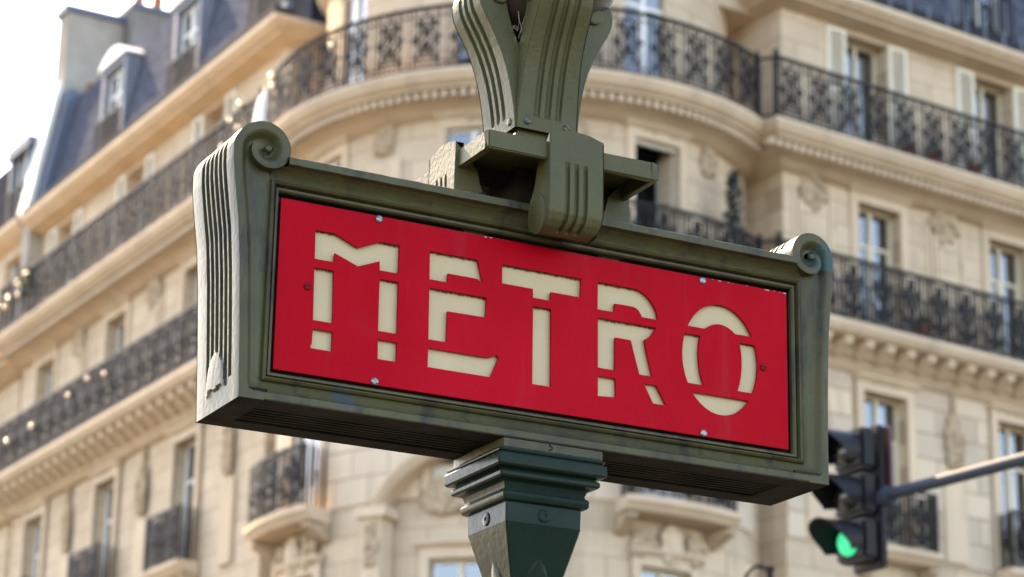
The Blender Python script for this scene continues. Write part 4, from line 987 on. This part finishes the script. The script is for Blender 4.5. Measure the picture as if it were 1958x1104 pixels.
# ---- cross bracket above the case: square tray, four hanging consoles
def rot4(mb, k):
    Rk = Matrix.Translation((0, HD, 0)) @ Matrix.Rotation(k*math.pi/2, 4, 'Z') @ Matrix.Translation((0, -HD, 0)); mb.v = [Rk @ Vector(p) for p in mb.v]; return mb
PW2 = .1765; T0, T1 = .2835, .3185
tr = MB(); y0 = HD-PW2
for k in range(4):
    tr2 = rot4(MB().box((-PW2, y0, T0), (PW2-.013, y0+.013, T1)), k); tr.add(tr2.v, tr2.f)
tr.box((-PW2+.013, y0+.013, T1-.008), (PW2-.013, HD+PW2-.013, T1-.0005))
tray = sign('bracket_plate', tr, BRK, None, 0, .0025)
for k in range(2):
    rb = rot4(MB().box((-PW2+.013, HD-.018, T0+.004), (PW2-.013, HD+.018, T1-.0085)), k) if k == 0 else rot4(MB().box((-PW2+.013, HD-.0175, T0+.0045), (PW2-.013, HD+.0175, T1-.0088)), k)
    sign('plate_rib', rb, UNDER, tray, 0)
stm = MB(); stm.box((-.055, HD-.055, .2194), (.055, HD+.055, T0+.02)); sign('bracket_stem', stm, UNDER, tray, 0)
CW = .0565
def console(k):
    m_ = MB()
    # side profile (q outward from the axis, z); hangs down with a rounded foot
    qo = PW2+.006; ft = .139
    side_prof = [(qo, .333), (qo, .318), (qo+.001, .27), (qo+.001, .20), (qo-.001, .178), (qo-.008, .160), (qo-.021, .147), (qo-.037, ft+.002), (qo-.050, ft), (qo-.064, .145), (qo-.074, .157), (qo-.079, .175), (qo-.079, .21), (qo-.060, .235), (qo-.05, .26), (qo-.045, .2835)]
    side_prof = [(q, .2-(.2-z)*.72 if z < .2 else z) for q, z in side_prof]
    xs = [-CW, -CW+.003, -.030]
    for c in (-.0185, 0, .0185): xs += [c-.0050, c-.0035, c+.0035, c+.0050]
    xs += [.030, CW-.003, CW]
    n = 26; fr0 = side_prof[:11]
    # outer face path resampled
    path = []
    for (a, b), (c, d) in zip(fr0, fr0[1:]):
        for i in range(4): path.append((a+(c-a)*i/4, b+(d-b)*i/4))
    path.append(fr0[-1])
    rows = []
    for i, (q, z) in enumerate(path):
        qa, za = path[max(0, i-1)]; qb, zb = path[min(len(path)-1, i+1)]; L = math.hypot(qb-qa, zb-za); nq, nz = -(zb-za)/L, (qb-qa)/L
        row = []
        for x in xs:
            g = 0
            for c in (-.0185, 0, .0185):
                if abs(x-c) < .004 and z < .272 and not (q < PW2-.030): g = .0065
            if abs(x) > CW-.001: g = .002
            hump = .011*(1-(x/CW)**2) if i == 0 else .0
            row.append((x, HD-(q-nq*g), z-nz*g+hump))
        rows.append(row)
    m_.grid(rows)
    for s_ in (-1, 1):
        poly = [(s_*CW, HD-q, z) for q, z in side_prof]; m_.add(poly, [tuple(range(len(poly)))])
        # raised disc on the foot's cheek
        dm = MB(); dm.lathe([(.030, 0), (.030, .0012), (.028, .002), (.0001, .002)], 24, (s_*CW, HD-(qo-.040), .188), Matrix.Rotation(s_*R_(90), 4, 'Y') @ Matrix.Diagonal((1.25, .92, 1, 1))); m_.add(dm.v, dm.f)
    inner = [(x, HD-q, z) for q, z in side_prof[10:] for x in (-CW, CW)]
    m_.add(inner, [(2*i, 2*i+1, 2*i+3, 2*i+2) for i in range(len(side_prof)-11)])
    top = [(x, HD-qo, .333+.011*(1-(x/CW)**2)) for x in xs]; topb = [(x, HD-qo+.016, .333+.011*(1-(x/CW)**2)) for x in xs]
    m_.grid([top, topb]); m_.add([(x, y, z) for x, y, z in topb]+[(x, HD-qo+.016, .3186) for x in xs], [(i, i+1, len(xs)+i+1, len(xs)+i) for i in range(len(xs)-1)])
    c_ = sign('console', rot4(m_, k), BRK, tray, 28)
    if k in (1, 3):
        bt = MB(); bt.lathe([(.0105, 0), (.0105, .004), (.008, .009), (.003, .011)], 12, (0, 0, 0)); 
    return c_
for k in range(4): console(k)
for sx in (-1, 1):
    b = MB(); b.lathe([(.010, 0), (.011, .004), (.0085, .011), (.0001, .014)], 14, (sx*.105-.02, .052, .236), Matrix.Rotation(R_(90), 4, 'X')); sign('bolt', b, RUST, tray, 60)

# ---- lantern holder: tray base and four fluted curving arms
bs = MB()
for k in range(4):
    b2 = rot4(MB().prism([(.060, T1+.0005), (.083, T1+.0005), (.080, .350), (.064, .372), (.060, .372)], lambda q, z: (-q, HD-q, z), lambda q, z: (q, HD-q, z)), k)
    bs.add(b2.v, b2.f)
hold = sign('lantern_base', bs, BRK, None, 0)
core = MB(); core.box((-.052, HD-.052, .36), (.052, HD+.052, .545)); sign('holder_core', core, BRK, hold, 0)
OUT = [(.0655, .3835), (.0665, .40), (.0690, .425), (.0725, .448), (.0770, .472), (.0830, .498), (.0905, .522), (.0995, .545), (.1100, .567), (.1210, .587), (.1315, .605), (.1395, .621), (.1435, .637), (.1440, .652), (.1405, .666), (.132, .678), (.120, .684)]
INN = [(.106, .683), (.095, .676), (.088, .664), (.086, .650), (.0855, .635), (.082, .615), (.076, .595), (.068, .573), (.060, .556), (.051, .5445), (.030, .5445), (.030, .3835)]
def arm(k):
    m_ = MB(); hw = lambda z: .0640-.007*sm((z-.39)/.2)
    fl = (-.026, 0, .026)
    xn = [-1, -.95]
    rows = []; path = []
    for (a, b), (c, d) in zip(OUT, OUT[1:]):
        for i in range(3): path.append((a+(c-a)*i/3, b+(d-b)*i/3))
    path.append(OUT[-1])
    for i, (q, z) in enumerate(path):
        qa, za = path[max(0, i-1)]; qb, zb = path[min(len(path)-1, i+1)]; L = math.hypot(qb-qa, zb-za); nq, nz = (zb-za)/L, -(qb-qa)/L
        h = hw(z); row = []
        for x, g in [(-h, .002), (-h+.003, 0), (-.036, 0)]+[p for c in (-.0225, 0, .0225) for p in ((c-.0068, 0), (c-.0048, 1), (c, 2), (c+.0048, 1), (c+.0068, 0))]+[(.036, 0), (h-.003, 0), (h, .002)]:
            if g in (1, 2):
                e = sm((z-.412)/.006)*sm((.660-z)/.01) if q < .143 else sm((.660-z)/.01)
                g = (.0075 if g == 2 else .006)*e
            row.append((x, HD-(q-nq*g), z-nz*g))
        rows.append(row)
    m_.grid(rows)
    full = OUT+INN
    for s_ in (-1, 1):
        poly = [(s_*hw(z), HD-q, z) for q, z in full]; m_.add(poly, [tuple(range(len(poly)))])
        dm = MB(); dm.lathe([(.0185, -.002), (.0185, .006), (.0165, .008), (.0001, .0085)], 24, (s_*.0575, HD-.101, .645), Matrix.Rotation(s_*R_(90), 4, 'Y')); m_.add(dm.v, dm.f)
    inner = [(s_*hw(z), HD-q, z) for q, z in [OUT[-1]]+INN for s_ in (-1, 1)]
    m_.add(inner, [(2*i, 2*i+1, 2*i+3, 2*i+2) for i in range(len(INN))])
    a_ = sign('bracket_arm', rot4(m_, k), BRK, hold, 30)
    for sx in (-1, 1):
        q = link('screw', SC[2], None, hold); c = Matrix.Translation((0, HD, 0)) @ Matrix.Rotation(k*math.pi/2, 4, 'Z') @ Matrix.Translation((0, -HD, 0)) @ Vector((sx*.0415, HD-.0660, .399))
        q.location = (c.x, c.y-HD, c.z); q.rotation_euler = (0, sx*2.1+k, k*math.pi/2)
for k in range(4): arm(k)
wb = MB(); rnd = random.Random(3)
for i in range(16):
    a = Vector((-.060+rnd.uniform(-.012, .012), HD-.060+rnd.uniform(-.012, .012), .548+rnd.uniform(0, .05))); wb.tube([a, a+Vector((rnd.uniform(-.01, .01), rnd.uniform(-.01, .01), rnd.uniform(-.02, .03)))], .0008, 4)
sign('cobweb_litter', wb, WEB, hold, 0)
rg = MB(); rg.lathe([(.05, .60), (.085, .615), (.105, .64), (.150, .672), (.158, .690), (.150, .705), (.12, .71)], 40, (0, HD, 0)); sign('globe_ring', rg, RUST, hold, 50)
gl = MB(); gl.lathe([(.19*math.sin(math.pi*i/16)+.0001, .885-.19*math.cos(math.pi*i/16)) for i in range(17)], 32, (0, HD, 0)); sign('lantern_globe', gl, GLOBE, hold, 80)
